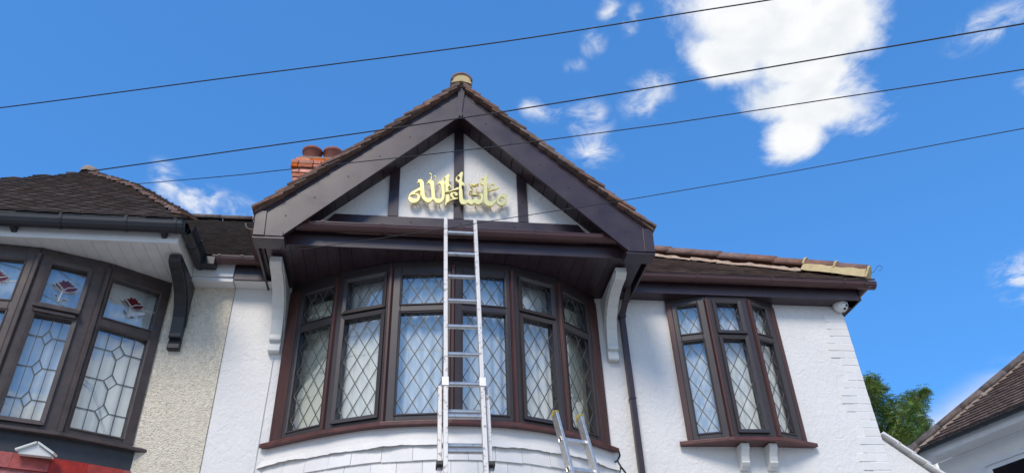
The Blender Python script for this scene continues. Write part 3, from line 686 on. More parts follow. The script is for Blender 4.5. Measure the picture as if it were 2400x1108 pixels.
mc.prism([(0.098 * math.cos(math.pi * k / 10), 0.098 * math.sin(math.pi * k / 10)) for k in range(11)] + [(-0.14, -0.08), (0.14, -0.08)], lambda a, d, c: e + hx * a + hv * d + hz * c, 0.0, 0.10)
mp.build('hip_bedding', 'mortarp', mroof); mc.build('hip_mortar', 'mortar', mroof)
e2 = e - hv * 0.03 + hz * 0.06
MB().tube([e2 - hz * 0.05 + hv * 0.1, e2 - hz * 0.02] + [e2 - hv * (0.025 - 0.025 * math.cos(t * 0.6)) - hv * 0.0 + hz * (0.03 + 0.028 * math.sin(t * 0.6)) - hv * 0.02 for t in range(9)], 0.0025, 5).build('hip_iron', 'iron', mroof)
rg = half_tile('ridge_tile', 'ridgedark', 0.11, 0.44)
for k in range(2):
    put(rg, 'ridge_tile', mroof, Matrix.Translation((XP + 0.01 + k * 0.45, YR, zr(YR))) @ Matrix.Rotation(R(-90), 4, 'Z'))

# ---- right-hand eave: soffit, fascia, gutter and outlet
YE2 = -0.137
eav = MB().box((1.70, YE2 - 0.016, ZS - 0.004), (4.325, YE2, 5.30)).build('eave_fascia', 'brown', house, bevel=0.004)
MB().box((1.99, YE2, ZS), (4.31, -0.001, ZS + 0.012)).build('eave_soffit', 'brown', eav)
MB().box((1.86, YE2 - 0.022, ZS - 0.008), (4.328, YE2 - 0.017, ZS + 0.045)).build('fascia_lip', 'brown', eav, bevel=0.002)
MB().box((XR + 0.001, YE2, ZS), (4.31, 8.1, ZS + 0.012)).build('eave_soffit', 'brown', eav)
MB().box((4.31, YE2 - 0.016, ZS - 0.004), (4.327, 8.1, 5.30)).build('side_fascia', 'brown', eav)
gutter('gutter', (1.93, YE2 - 0.024, 5.325), (4.47, YE2 - 0.024, 5.325), (0, -1, 0), 0.052, 'gutter', house, (0.008, 0.285, 0.58, 0.87))
gutter('gutter', (4.335, YE2 - 0.13, 5.325), (4.335, 8.0, 5.325), (1, 0, 0), 0.052, 'gutter', house)
dp = MB().box((1.908, -0.068, 0.0), (1.958, -0.015, 4.99)).build('downpipe', 'brown', house, bevel=0.004)
MB().hexa([(1.905, -0.072, 4.98), (1.961, -0.072, 4.98), (1.961, -0.012, 4.98), (1.905, -0.012, 4.98), (1.962, -0.238, 5.225), (2.018, -0.238, 5.225), (2.018, -0.178, 5.225), (1.962, -0.178, 5.225)]).build('pipe_offset', 'brown', dp, bevel=0.004)
MB().box((1.945, -0.255, 5.225), (2.035, -0.165, 5.30)).build('outlet', 'black', dp, bevel=0.005)
MB().box((1.901, -0.076, 4.955), (1.965, -0.007, 5.0)).build('pipe_collar', 'brown', dp, bevel=0.004)
MB().box((1.904, -0.072, 4.16), (1.962, -0.010, 4.172)).build('pipe_collar', 'brown', dp)
# left strip of eave between the two houses
le = MB().box((XL + 0.002, YE2 - 0.016, 5.16), (-1.22, YE2, 5.30)).build('eave_fascia', 'brown', house, bevel=0.004)
MB().box((XL + 0.002, YE2, 5.16), (-1.25, -0.002, 5.17)).build('eave_soffit', 'wplastic', le)
gutter('gutter', (-1.77, YE2 - 0.022, 5.335), (-1.27, YE2 - 0.022, 5.335), (0, -1, 0), 0.05, 'gutter', house, (0.12, 0.5))
MB().box((-1.30, -0.70, 5.20), (-1.262, -0.08, 5.31)).build('return_gutter', 'brown', house, bevel=0.004)

# ---- chimney on the ridge, brick by brick
ch = MB(); cx0, cx1, cy0, cy1 = -2.05, -1.03, 3.35, 3.95
C0 = at(679, 440, cy0); C1 = at(697, 364, cy0)
cx0 = C0.x + 0.02; ztop = C1.z - 0.02
ch.box((cx0 + 0.012, cy0 + 0.012, 7.6), (cx1 - 0.012, cy1 - 0.012, ztop - 0.02)); chim = ch.build('chimney', 'mortarg', house)
bh = 0.082; z = ztop; ci = 0
while z > ztop - 1.15:
    ov = {0: -0.045, 1: 0.045, 2: 0.05, 3: 0.025, 4: 0.012}.get(ci, 0.0)
    if ci == 0: ov = 0.0
    for face in ('f', 'l'):
        s = -ov - (0.0 if ci % 2 else 0.0)
        span = (cx1 - cx0 if face == 'f' else cy1 - cy0) + 2 * ov
        s = 0.0; first = True
        while s < span - 0.02:
            w = (0.112 if (first and ci % 2) else random.choice((0.225, 0.225, 0.112))); first = False
            w = min(w, span - s)
            if w < 0.05: break
            me = brick_mesh('brick', w - 0.012, bh - 0.013, 0.06, 'brick', 0.005)
            j = random.uniform(-0.006, 0.006)
            if face == 'f': put(me, 'brick', chim, Matrix.Translation((cx0 - ov + s, cy0 - ov + j, z - bh)))
            elif s > 0.05: put(me, 'brick', chim, Matrix.Translation((cx0 - ov + j, cy0 - ov + span - s + 0.05, z - bh)) @ Matrix.Rotation(R(-90), 4, 'Z'))
            s += w
    z -= bh; ci += 1
MB().box((cx0 + 0.03, cy0 + 0.02, ztop - 0.005), (cx1 - 0.03, cy1 - 0.02, ztop + 0.035)).build('flaunching', 'mortarg', chim, bevel=0.01)
for px in (732.5, 781):
    c = at(px, 358, cy0 + 0.2); r0 = 0.145
    rings = [(-0.25, r0 * 0.92), (0.16, r0), (0.165, r0 * 1.10), (0.20, r0 * 1.13), (0.215, r0 * 1.08), (0.215, r0 * 0.9), (0.1, r0 * 0.85)]
    mb = MB(); n_ = 20; vs = [(c.x + r * math.cos(2 * math.pi * k / n_), cy0 + 0.2 + r * math.sin(2 * math.pi * k / n_), ztop + 0.07 + h) for h, r in rings for k in range(n_)]
    fs = [(i * n_ + k, i * n_ + (k + 1) % n_, (i + 1) * n_ + (k + 1) % n_, (i + 1) * n_ + k) for i in range(len(rings) - 1) for k in range(n_)]
    mb.add(vs, fs).build('chimney_pot', 'pot', chim, smooth=True)

# ---- broken render at the right end of the apron
ck = MB()
for pts in ([(1449, 1052), (1453, 1066), (1447, 1078), (1455, 1092), (1452, 1112)], [(1447, 1078), (1436, 1084), (1428, 1082)], [(1455, 1092), (1466, 1106), (1470, 1120)]):
    q = [at(x_, y_, -0.004) for x_, y_ in pts]; ck.tube(q, [0.007] * (len(q) - 1) + [0.002], 5)
ck.build('crack', 'rubber', wall)
# ---- wall cable on the left of the bay
cb = MB().tube([at(640, 838, -0.006), at(634, 880, -0.004), at(622, 945, -0.006), at(610, 1015, -0.005), at(594, 1108, -0.006), at(580, 1190, -0.006)], 0.004, 6).build('wall_cable', 'wgloss')
tag(cb, 'thin white cable running down the wall left of the curved bay window', 'cable')

# ================================================================== calligraphy sign
sign = thing('calligraphy_sign', (GX, YG - 0.05, 5.65), 'gold metal Arabic calligraphy mounted on the white gable between the timbers', 'sign')
SA = lambda p: (950 + p[0] / 12.308, 400 + p[1] / 12.308)
SB = lambda p: (1065 + p[0] / 11.66, 400 + p[1] / 11.66)
def letter(name, conv, Y, outer, *holes, th=0.020):
    cu_ = bpy.data.curves.new(name, 'CURVE'); cu_.dimensions = '2D'; cu_.fill_mode = 'BOTH'; cu_.extrude = th / 2; cu_.bevel_depth = 0.0012; cu_.offset = -0.0035; cu_.bevel_resolution = 1; cu_.resolution_u = 4
    for poly in (outer, *holes):
        sp = cu_.splines.new('BEZIER'); sp.bezier_points.add(len(poly) - 1); sp.use_cyclic_u = True
        for bp_, q in zip(sp.bezier_points, poly):
            w = at(*conv(q), YG - 0.06); bp_.co = (w.x, w.z, 0); bp_.handle_left_type = bp_.handle_right_type = 'AUTO'
    tmp = bpy.data.objects.new('tmp', cu_); COL.objects.link(tmp)
    me = bpy.data.meshes.new_from_object(tmp.evaluated_get(bpy.context.evaluated_depsgraph_get()))
    bpy.data.objects.remove(tmp)
    me.transform(Matrix(((1, 0, 0, 0), (0, 0, -1, Y), (0, 1, 0, 0), (0, 0, 0, 1)))); me.materials.clear(); me.materials.append(M['gold'])
    return put(me, name, sign)
Y1, Y2, Y3 = YG - 0.060, YG - 0.076, YG - 0.048
letter('ha_letter', SA, Y1, [(430, 495), (340, 540), (220, 598), (140, 660), (95, 740), (80, 830), (100, 890), (160, 935), (240, 950), (320, 930), (385, 885), (425, 820), (440, 750), (450, 600)],
       [(140, 748), (210, 715), (270, 705), (325, 730), (342, 770), (320, 808), (260, 812), (200, 798)], [(428, 603), (300, 655), (278, 668), (340, 668), (400, 700), (425, 720)])
letter('lam_letters', SA, Y2, [(322, 402), (335, 375), (358, 358), (345, 330), (380, 300), (430, 290), (490, 305), (520, 345), (540, 440), (550, 540), (560, 650), (575, 760), (600, 805), (640, 830), (700, 835), (738, 818), (740, 760), (735, 660), (725, 560), (710, 480), (695, 430), (665, 410), (632, 432), (615, 420), (640, 370), (680, 325), (720, 310), (790, 330), (830, 380), (840, 450), (845, 560), (855, 660), (865, 760), (882, 830), (920, 855), (970, 855), (1018, 835), (1035, 780), (1035, 700), (1030, 620), (1020, 540), (1010, 470), (985, 430), (950, 440), (925, 462), (915, 440), (930, 395), (970, 350), (1040, 335), (1100, 355), (1130, 400), (1135, 460), (1140, 560), (1140, 700), (1138, 800), (1120, 870), (1080, 930), (1010, 980), (930, 990), (860, 960), (812, 905), (790, 890), (750, 930), (700, 965), (640, 970), (570, 940), (510, 890), (465, 820), (445, 740), (440, 660), (432, 590), (425, 510), (412, 450), (400, 405), (370, 392), (345, 412)])
letter('shadda_mark', SA, Y1, [(605, 282), (640, 300), (690, 285), (722, 240), (732, 180), (718, 125), (682, 112), (690, 80), (725, 75), (758, 100), (765, 170), (775, 215), (765, 260), (742, 290), (790, 315), (838, 300), (860, 250), (858, 205), (832, 192), (815, 205), (810, 180), (840, 155), (880, 165), (892, 220), (880, 290), (840, 328), (790, 342), (740, 325), (700, 315), (650, 325), (610, 310)])
letter('alif_letter', SA, Y3, [(1265, 90), (1140, 165), (1070, 220), (1045, 270), (1050, 310), (1090, 350), (1145, 390), (1142, 480), (1145, 600), (1150, 720), (1145, 850), (1140, 960), (1155, 1000), (1190, 970), (1215, 920), (1265, 895), (1270, 600), (1270, 440), (1305, 490), (1335, 505), (1330, 440), (1300, 390), (1275, 365), (1270, 200)], [(1112, 235), (1145, 208), (1140, 260), (1142, 305), (1112, 280)])
letter('cross_stroke', SA, Y1 - 0.004, [(1050, 720), (1060, 660), (1110, 620), (1180, 600), (1270, 600), (1400, 545), (1530, 505), (1530, 560), (1400, 600), (1280, 640), (1180, 650), (1110, 680)])
letter('hamza_mark', SA, Y1, [(1440, 742), (1490, 748), (1515, 700), (1500, 650), (1450, 628), (1380, 630), (1310, 650), (1285, 720), (1315, 780), (1350, 822), (1272, 858), (1265, 895), (1350, 870), (1480, 840), (1530, 800), (1440, 790), (1388, 745), (1375, 700), (1412, 688), (1425, 715)])
letter('alif_and_sin_letters', SB, Y2, [(215, 75), (110, 150), (40, 220), (20, 280), (40, 330), (105, 380), (110, 500), (110, 700), (118, 800), (130, 880), (170, 950), (240, 975), (310, 965), (360, 932), (382, 945), (430, 975), (490, 965), (545, 935), (590, 965), (650, 975), (710, 950), (760, 900), (780, 840), (790, 760), (788, 695), (730, 660), (680, 680), (652, 715), (700, 742), (715, 790), (690, 835), (650, 830), (610, 790), (580, 770), (540, 800), (500, 830), (440, 835), (400, 805), (360, 830), (300, 845), (250, 820), (235, 750), (225, 600), (225, 445), (258, 490), (280, 450), (270, 390), (226, 350), (220, 200)], [(75, 240), (104, 198), (104, 298), (80, 275)])
letter('three_dots', SB, Y1, [(400, 345), (440, 370), (520, 350), (590, 370), (670, 375), (640, 440), (630, 500), (598, 560), (640, 590), (775, 650), (700, 680), (640, 690), (590, 660), (552, 632), (500, 670), (460, 685), (400, 640), (390, 590), (440, 560), (500, 545), (450, 490), (420, 440), (402, 390)], [(448, 414), (482, 420), (520, 424), (520, 440), (482, 437), (448, 430)], [(570, 412), (605, 400), (640, 385), (640, 397), (606, 412), (574, 424)])
letter('alif_and_mim_letters', SB, Y1 - 0.006, [(885, 130), (820, 170), (740, 240), (695, 300), (690, 360), (720, 400), (780, 430), (785, 560), (790, 760), (800, 870), (835, 940), (890, 985), (970, 1000), (1040, 980), (1095, 925), (1140, 855), (1180, 795), (1240, 768), (1240, 705), (1190, 730), (1130, 790), (1070, 840), (1000, 860), (940, 850), (915, 800), (910, 600), (905, 500), (900, 350), (892, 250)], [(752, 290), (775, 250), (775, 330), (762, 322)])
letter('mim_loop', SB, Y2, [(1170, 800), (1190, 740), (1250, 695), (1320, 670), (1380, 680), (1440, 705), (1420, 750), (1435, 850), (1410, 920), (1350, 980), (1270, 1000), (1200, 980), (1155, 930), (1148, 870)], [(1212, 830), (1240, 790), (1290, 772), (1342, 795), (1352, 840), (1320, 882), (1260, 892), (1220, 872)])
letter('short_stroke', SB, Y2, [(905, 582), (1000, 540), (1080, 497), (1150, 490), (1225, 490), (1160, 550), (1050, 572), (920, 602)])
letter('curl_mark', SB, Y1, [(982, 420), (1010, 370), (1060, 345), (1100, 350), (1105, 400), (1085, 460), (1060, 505), (1045, 460), (1068, 412), (1030, 402)])
letter('leaf_mark', SB, Y1, [(906, 442), (945, 430), (960, 480), (940, 522), (915, 480)])
st = MB()
for px, py in ((975, 470), (1003, 474), (1030, 474), (1050, 440), (1078, 440), (1085, 470), (1115, 476), (1138, 440), (1150, 478), (1178, 478), (1105, 448)):
    w = at(px, py, YG - 0.06); st.tube([(w.x, YG + 0.01, w.z), (w.x, YG - 0.05, w.z)], 0.006, 6)
st.build('stand_off_pins', 'gold', sign)
# ================================================================== pebbledashed house on the left
nb = thing('pebbledash_house', (-4.5, 0, 0), 'cream pebbledashed house with white soffit, dark hipped bay roof and stained glass roses', 'house')
NX0, NX1 = -7.4, XL - 0.003
NBAY = [(-4.93, 0.0), (-4.505, -0.30), (-4.035, -0.50), (-3.535, -0.56), (-3.035, -0.50), (-2.565, -0.30), (-2.14, 0.0)]
nwall = wall_open(MB(), NX0, NX1, 0, 5.20, -0.012, 0.24, [(-4.91, -2.15, 3.70, ZS)]).build('wall', 'pebble', nb)
sh = MB(); sh.box((NX0, 0.24, 0), (NX0 + 0.2, 8, 5.2)); sh.box((NX0 + 0.2, 7.8, 0), (NX1, 8, 5.2)); sh.box((NX1 - 0.1, 0.24, 0), (NX1, 7.8, 5.2)); sh.build('side_wall', 'pebble', nb)
ins = MB(); ins.box((NX0 + 0.21, 0.26, 5.195), (NX1 - 0.11, 7.7, 5.23)); ins.box((NX0 + 0.21, 0.26, 2.5), (NX1 - 0.11, 7.7, 2.56)); ins.box((NX0 + 0.21, 3.2, 2.56), (NX1 - 0.11, 3.3, 5.19)); ins.build('interior_wall', 'inside', nb)
nw = MB()
for i in range(6):
    F, L = facet(NBAY[i], NBAY[i + 1]); nw.lbox(F, (0, -0.06, 5.122), (L, 0.02, ZS - 0.004))
nw = nw.build('bay_window', 'nframe', nb)
def nleads(lm, F, r, i):
    a0, c0, a1, c1 = r; w, h = a1 - a0, c1 - c0
    if h < 0.5:        # top light: a rose
        am = (a0 + a1) / 2; cm = c0 + h * 0.55; s = h / 0.275
        P = lambda x, y: (am + x * s, cm + y * s)
        strip(lm, F, (a0, cm - 0.0), P(-0.075, -0.01), 0.006); strip(lm, F, (a1, cm - 0.02), P(0.08, -0.02), 0.006)
        def piece(pts, m, nm, b=0.003):
            MB().prism([P(*p) for p in pts], lambda a, d, c: F(a, d, c), 0.001, b).build(nm, m, nw)
            n = len(pts)
            for k in range(n): strip(lm, F, P(*pts[k]), P(*pts[(k + 1) % n]), 0.0028, 0.004)
        piece([(0, -0.03), (-0.025, 0.0), (-0.055, 0.02), (-0.05, -0.005), (-0.025, -0.03)], 'petal', 'rose_petal')
        piece([(0.002, -0.03), (0.02, -0.005), (0.06, 0.008), (0.075, 0.006), (0.06, -0.02), (0.03, -0.034)], 'petal', 'rose_petal', 0.0034)
        piece([(-0.02, 0.002), (-0.042, 0.024), (-0.022, 0.03), (-0.02, 0.045), (0.0, 0.038), (0.012, 0.048), (0.018, 0.036), (0.035, 0.034), (0.03, 0.024), (0.055, 0.02), (0.05, 0.008), (0.02, 0.0), (0.004, -0.018)], 'petal', 'rose_petal', 0.0038)
        piece([(-0.005, -0.036), (-0.035, -0.028), (-0.06, -0.012), (-0.075, 0.006), (-0.05, -0.0), (-0.022, -0.022)], 'leaf', 'rose_leaf')
        piece([(0.005, -0.036), (0.04, -0.04), (0.078, -0.026), (0.06, -0.024), (0.03, -0.032)], 'leaf', 'rose_leaf', 0.0032)
        piece([(-0.012, -0.085), (-0.03, -0.078), (-0.042, -0.052), (-0.022, -0.064)], 'leaf', 'rose_leaf')
        piece([(0.0, -0.10), (0.024, -0.095), (0.045, -0.082), (0.015, -0.084)], 'leaf', 'rose_leaf', 0.0033)
        strip(lm, F, P(-0.003, -0.035), P(-0.008, -0.105), 0.012)
        return
    for f in (0.24, 0.76): strip(lm, F, (a0 + w * f, c0), (a0 + w * f, c1), 0.0055, 0.004)
    n = 3; am = a0 + w * 0.5; dh, dw = h * 0.075, w * 0.13
    ys = [c0 + h * (0.20 + 0.30 * k) for k in range(n)]
    for k, y in enumerate(ys):
        for p, q in (((am, y + dh), (am + dw, y)), ((am + dw, y), (am, y - dh)), ((am, y - dh), (am - dw, y)), ((am - dw, y), (am, y + dh))): strip(lm, F, p, q, 0.008, 0.006)
        strip(lm, F, (a0, y), (am - dw, y), 0.008, 0.006); strip(lm, F, (am + dw, y), (a1, y), 0.008, 0.006)
        strip(lm, F, (am, y - dh), (am, ys[k - 1] + dh if k else c0), 0.008, 0.006)
    strip(lm, F, (am, ys[-1] + dh), (am, c1), 0.008, 0.006)
window_unit(nw, NBAY, 3.70, 3.752, 4.592, 4.682, 5.045, 5.12, [(0.08, 0.47), (0.12, 0.42), (0.10, 0.43), (0.08, 0.42), (0.10, 0.372), (0.05, 0.442)], (1, 4), 0.1, 0.2, (0.075, 0.075), fm='nframe', mull='nframe', leads=nleads, mw=0.026)
sill(NBAY, 0.06, 0.085, 3.662, 3.698, 0.16, 'nframe', nw)
F, L = facet(NBAY[4], NBAY[5]); v = MB(); v.lbox(F, (0.07, 0.053, 4.635), (0.40, 0.085, 4.665)); v.lbox(F, (0.09, 0.05, 4.60), (0.38, 0.07, 4.628)); v.build('trickle_vent', 'nframe', nw, bevel=0.003)
npath = arc_path([(-5.0, 0.02)] + NBAY[1:-1] + [(-2.07, 0.02)], 0.03); nnr = normals(npath)
def curved(z0, z1, d, name, m, parent):
    mb = MB(); vs = []
    for p, n_ in zip(npath, nnr):
        for dd, zc_ in ((d, z0), (d, z1), (d - 0.02, z1), (d - 0.02, z0)): vs.append((p.x + n_.x * dd, p.y + n_.y * dd, zc_))
    k = len(npath); fs = [(i * 4 + j, i * 4 + (j + 1) % 4, (i + 1) * 4 + (j + 1) % 4, (i + 1) * 4 + j) for i in range(k - 1) for j in range(4)] + [(0, 1, 2, 3), tuple((k - 1) * 4 + j for j in range(4))]
    return mb.add(vs, fs).build(name, m, parent)
curved(3.50, 3.665, 0.012, 'apron_board', 'slatepaint', nb)
nbw = curved(0.0, 3.50, -0.002, 'bay_wall', 'redtile', nb)
ncum = [0.0]
for a, b in zip(npath, npath[1:]): ncum.append(ncum[-1] + (b - a).length)
def on_npath(s):
    for i in range(len(npath) - 1):
        if ncum[i + 1] >= s: break
    t = (s - ncum[i]) / (ncum[i + 1] - ncum[i]); return npath[i].lerp(npath[i + 1], t), nnr[i].lerp(nnr[i + 1], t).normalized()
row = 0; zb = 3.405
while zb > 2.7:
    s = 1.4 - (0.12 if row % 2 else 0)
    while s < ncum[-1] - 0.03:
        w = 0.245 + random.uniform(-0.01, 0.01); a, b = s, min(s + w, ncum[-1])
        if b - a > 0.05:
            vs = []; d0, d1 = random.uniform(-0.004, 0.004), random.uniform(-0.004, 0.004); lf = random.uniform(0, 0.006)
            for j, u in enumerate((a + 0.001, (a + b) / 2, b - 0.001)):
                p, n_ = on_npath(u); d = d0 + (d1 - d0) * j / 2
                for dd, zc_ in ((0.014 + lf, zb + d), (0.032 + lf, zb + d), (0.016, zb + 0.112), (0.0, zb + 0.112)): vs.append((p.x + n_.x * dd, p.y + n_.y * dd, zc_))
            MB().add(vs, [(j * 4 + q, j * 4 + (q + 1) % 4, (j + 1) * 4 + (q + 1) % 4, (j + 1) * 4 + q) for j in range(2) for q in range(4)] + [(0, 1, 2, 3), (8, 9, 10, 11)]).build('hung_tile', 'redtile', nbw)
        s += w
    zb -= 0.105; row += 1
for px in (88, -22):          # little white pediments standing on the red tiles
    c = at(px, 1060, -0.40); F = lambda a, d, c_, c=c: (c.x + a * 0.94, c.y + a * 0.34 + d, c_)
    pm = MB().prism([(-0.105, 3.495), (0.105, 3.495), (0.10, 3.515), (0.0, 3.575), (-0.10, 3.515)], F, -0.035, 0.02).build('pediment', 'wgloss', nb, bevel=0.002)
    for s_ in (-1, 1): MB().prism([(s_ * 0.004, 3.575), (s_ * 0.004, 3.592), (s_ * 0.125, 3.524), (s_ * 0.118, 3.508)], F, -0.055, 0.02).build('pediment_moulding', 'wgloss', pm, bevel=0.004)
# eave: white soffit boards, fascia, black gutter
NFY = -0.66
x = -5.12
while x < -1.97:
    MB().box((x, NFY, ZS), (min(x + 0.097, -1.955), -0.013, ZS + 0.012)).build('soffit_board', 'wplastic', nb); x += 0.1
nf = MB().box((-5.12, NFY - 0.018, ZS - 0.006), (-1.94, NFY, 5.33)).build('fascia', 'wplastic', nb, bevel=0.003)
MB().box((-1.955, NFY, ZS - 0.006), (-1.938, -0.14, 5.33)).build('side_fascia', 'wplastic', nf, bevel=0.003)
MB().box((-1.937, -0.153, 5.19), (NX1, -0.137, 5.33)).build('eave_fascia', 'wplastic', nf, bevel=0.003)
MB().box((-1.937, -0.137, 5.15), (NX1, -0.013, 5.188)).build('eave_soffit', 'wplastic', nf)
gutter('gutter', (-5.2, NFY - 0.024, 5.327), (-1.875, NFY - 0.024, 5.327), (0, -1, 0), 0.058, 'black', nb, (0.55, 0.71, 0.86, 0.975, 0.99), deep=1.6)
for x in (-3.20, -2.05):
    MB().prism([(-0.02, 5.31), (-0.12, 5.29), (-0.09, 5.235), (-0.02, 5.215)], lambda a, d, c: (d, NFY + a, c), x - 0.02, x + 0.02).build('gutter_bracket', 'black', nf)
gutter('gutter', (-1.938, NFY - 0.05, 5.327), (-1.938, -0.05, 5.327), (1, 0, 0), 0.058, 'black', nb, (0.35, 0.9), deep=1.5)
MB().box((-1.86, -0.26, 5.245), (-1.74, -0.16, 5.33)).build('gutter_corner', 'black', nb, bevel=0.006)
corbel(-1.985, 'black', nb, 0.52)
# hipped bay roof, tile by tile
NT = 1.0
nz = lambda y: 5.335 + NT * (y + 0.79)
npl = ((0, -NT, 1), 5.335 + NT * 0.79)
HA, HB_, HC = at_plane(441, 513, *npl), at_plane(330, 446, *npl), at_plane(222, 411, *npl)
TL = at_plane(0, 426, *npl); TM = at_plane(130, 416, *npl)
hipx = lambda y: HA.x + (HB_.x - HA.x) * (y - HA.y) / (HB_.y - HA.y) if y < HB_.y else HB_.x + (HC.x - HB_.x) * (y - HB_.y) / (HC.y - HB_.y)
topy = lambda x: HC.y + (TL.y - HC.y) * (x - HC.x) / (TL.x - HC.x)
LX = -5.3; dr = MB(); dp_ = Vector((0, 0.03, -0.03))
dr.add([Vector((LX, -0.79, nz(-0.79))) + dp_, HA + dp_, HB_ + dp_, HC + dp_, Vector((LX, topy(LX), nz(topy(LX)))) + dp_], [(0, 1, 2, 3, 4)])
dr.add([HA + dp_, Vector((HA.x, 3.4, HA.z)), Vector((HC.x, 3.4, HC.z)), HC + dp_, HB_ + dp_], [(0, 1, 2, 3, 4)])
dr.add([Vector((LX, topy(LX), nz(topy(LX)))) + dp_, HC + dp_, Vector((HC.x, 3.4, HC.z)), Vector((LX, 3.4, HC.z))], [(0, 1, 2, 3)])
nroof = dr.build('bay_roof', 'deck', nb)
ct = tile_mesh('roof_tile', 'tileold', 0.161, 0.235, 0.024, 0.004)
bt = tile_mesh('hip_tile', 'tile', 0.15, 0.22, 0.018, 0.012)
upv = Vector((0, 1, NT)).normalized(); nrm = Vector((0, -NT, 1)).normalized()
gl = 0.098 * upv.y; y = -0.80; row = 0; fld = MB()
while y < HC.y - 0.02:
    x1 = hipx(y) - 0.03; x = x1 - 0.08 - (0.08 if row % 2 else 0.0)
    while x > -4.15:
        if y < topy(x) - 0.01:
            t = R(8.5) + random.uniform(-0.02, 0.02); yy = upv * math.cos(t) - nrm * math.sin(t); zv = nrm * math.cos(t) + upv * math.sin(t)
            rz = random.uniform(-0.008, 0.008)
            put(ct, 'roof_tile', nroof, basis(Vector((1, 0, 0)), yy, zv, Vector((x, y, nz(y))) + nrm * (0.016 + random.uniform(-0.001, 0.003)) + upv * random.uniform(-0.003, 0.003)) @ Matrix.Rotation(rz, 4, 'Z'))
        x -= 0.164
    # hip tile turned half way round the corner
    hx_ = Vector((hipx(y) - 0.02, y - 0.01, nz(y))); hd = (Vector((hipx(y + 0.1), y + 0.1, nz(y + 0.1))) - Vector((hipx(y), y, nz(y)))).normalized()
    nn = (nrm + Vector((0.7, -0.1, 0.7)).normalized()).normalized(); nn = (nn - hd * nn.dot(hd)).normalized()
    t = R(8); yy = hd * math.cos(t) - nn * math.sin(t); zv = nn * math.cos(t) + hd * math.sin(t)
    put(bt, 'hip_tile', nroof, basis(yy.cross(zv), yy, zv, hx_ + nn * (0.022 + random.uniform(-0.004, 0.006))) @ Matrix.Rotation(random.uniform(-0.06, 0.06), 4, 'Z'))
    y += gl; row += 1
course_sheet(fld, (LX, -0.80, nz(-0.80)), (-4.16, -0.80, nz(-0.80)), (LX, topy(LX), nz(topy(LX))), (-4.16, topy(-4.16), nz(topy(-4.16))), 24, 0.02)
tag(fld.build('tile_courses', 'tiledark', nroof), kind='stuff')
rgt = tile_mesh('ridge_tile', 'tileold', 0.17, 0.12, 0.03, 0.01)
x = HC.x - 0.12
while x > -4.4:
    put(rgt, 'ridge_tile', nroof, Matrix.Translation((x, topy(x) - 0.05, nz(topy(x) - 0.05) + 0.02 + random.uniform(-0.008, 0.01))) @ Matrix.Rotation(R(20) + random.uniform(-0.06, 0.06), 4, 'X') @ Matrix.Rotation(random.uniform(-0.05, 0.05), 4, 'Y')); x -= 0.172
cap = MB(); c = at(209, 412, HC.y); cap.add(*(lambda n, m: ([(c.x + 0.105 * math.cos(2 * math.pi * k / n) * math.cos(math.pi / 2 * j / m) * (1 + 0.12 * math.sin(k * 2.3 + j)), c.y + 0.12 * math.sin(2 * math.pi * k / n) * math.cos(math.pi / 2 * j / m), c.z + 0.0 + 0.115 * math.sin(math.pi / 2 * j / m) * (1 + 0.08 * math.sin(k * 1.7))) for j in range(m + 1) for k in range(n)], [(j * n + k, j * n + (k + 1) % n, (j + 1) * n + (k + 1) % n, (j + 1) * n + k) for j in range(m) for k in range(n)]))(12, 5))
cap.build('apex_cap', 'mortarg', nroof, smooth=True)
# main roof of this house, seen in the gap beside the gable
ms = MB(); course_sheet(ms, Vector((-6.5, YE - 0.05, zr(YE - 0.05))) + up_, Vector((XP - 0.003, YE - 0.05, zr(YE - 0.05))) + up_, Vector((-6.5, YR, zr(YR))) + up_, Vector((XP - 0.003, YR, zr(YR))) + up_, 48, 0.020, jit=0.008)
nmr = ms.build('main_roof', 'tiledark', nb)
MB().add([(-6.5, YR, zr(YR) + 0.01), (XP, YR, zr(YR) + 0.01), (XP, 8.1, 5.3), (-6.5, 8.1, 5.3)], [(0, 1, 2, 3)]).build('roof_back', 'deck', nmr)
for k in range(5):
    put(rg, 'ridge_tile', nmr, Matrix.Translation((XP - 0.445 - k * 0.45, YR, zr(YR) + random.uniform(-0.005, 0.008))) @ Matrix.Rotation(R(-90), 4, 'Z') @ Matrix.Rotation(random.uniform(-0.015, 0.015), 4, 'X'))

# ================================================================== house on the right, beyond the drive
rh = thing('white_neighbour_house', (9.0, 3.5, 0), 'white house beyond the drive at right with brown hipped tile roof and black gutter', 'house')
eA, eB = Vector((7.95, 4.69, 5.22)), Vector((8.374, 2.951, 5.22)); ed = (eB - eA).normalized(); em = Vector((-ed.y, ed.x, 0))
FR = lambda s, d, z: eA + ed * s + em * d + Vector((0, 0, z - 5.22))       # s along the eave towards the street, d into the house
TP = 0.84
pn = Vector((-em.x * TP, -em.y * TP, 1)); pc = 5.36 - TP * em.dot(eA) + TP * 0.10
H0, H1 = at_plane(2140, 1058, pn, pc), at_plane(2400, 843, pn, pc)
hd = (H1 - H0).normalized(); H0 = H0 - hd * 0.35; H1 = H1 + hd * 2.0
sof = lambda p: (p - eA).dot(ed)
dof = lambda p: (p - eA).dot(em)
S0 = sof(H0); SE = 6.0
wr = MB(); wr.add([FR(S0 + 0.25, 0.30, 0), FR(SE, 0.30, 0), FR(SE, 0.30, 5.2), FR(S0 + 0.25, 0.30, 5.2)], [(0, 1, 2, 3)]); wr.add([FR(S0 + 0.25, 0.30, 0), FR(S0 + 0.25, 7, 0), FR(S0 + 0.25, 7, 5.2), FR(S0 + 0.25, 0.30, 5.2)], [(0, 1, 2, 3)])
rwall = wr.build('wall', 'render', rh)
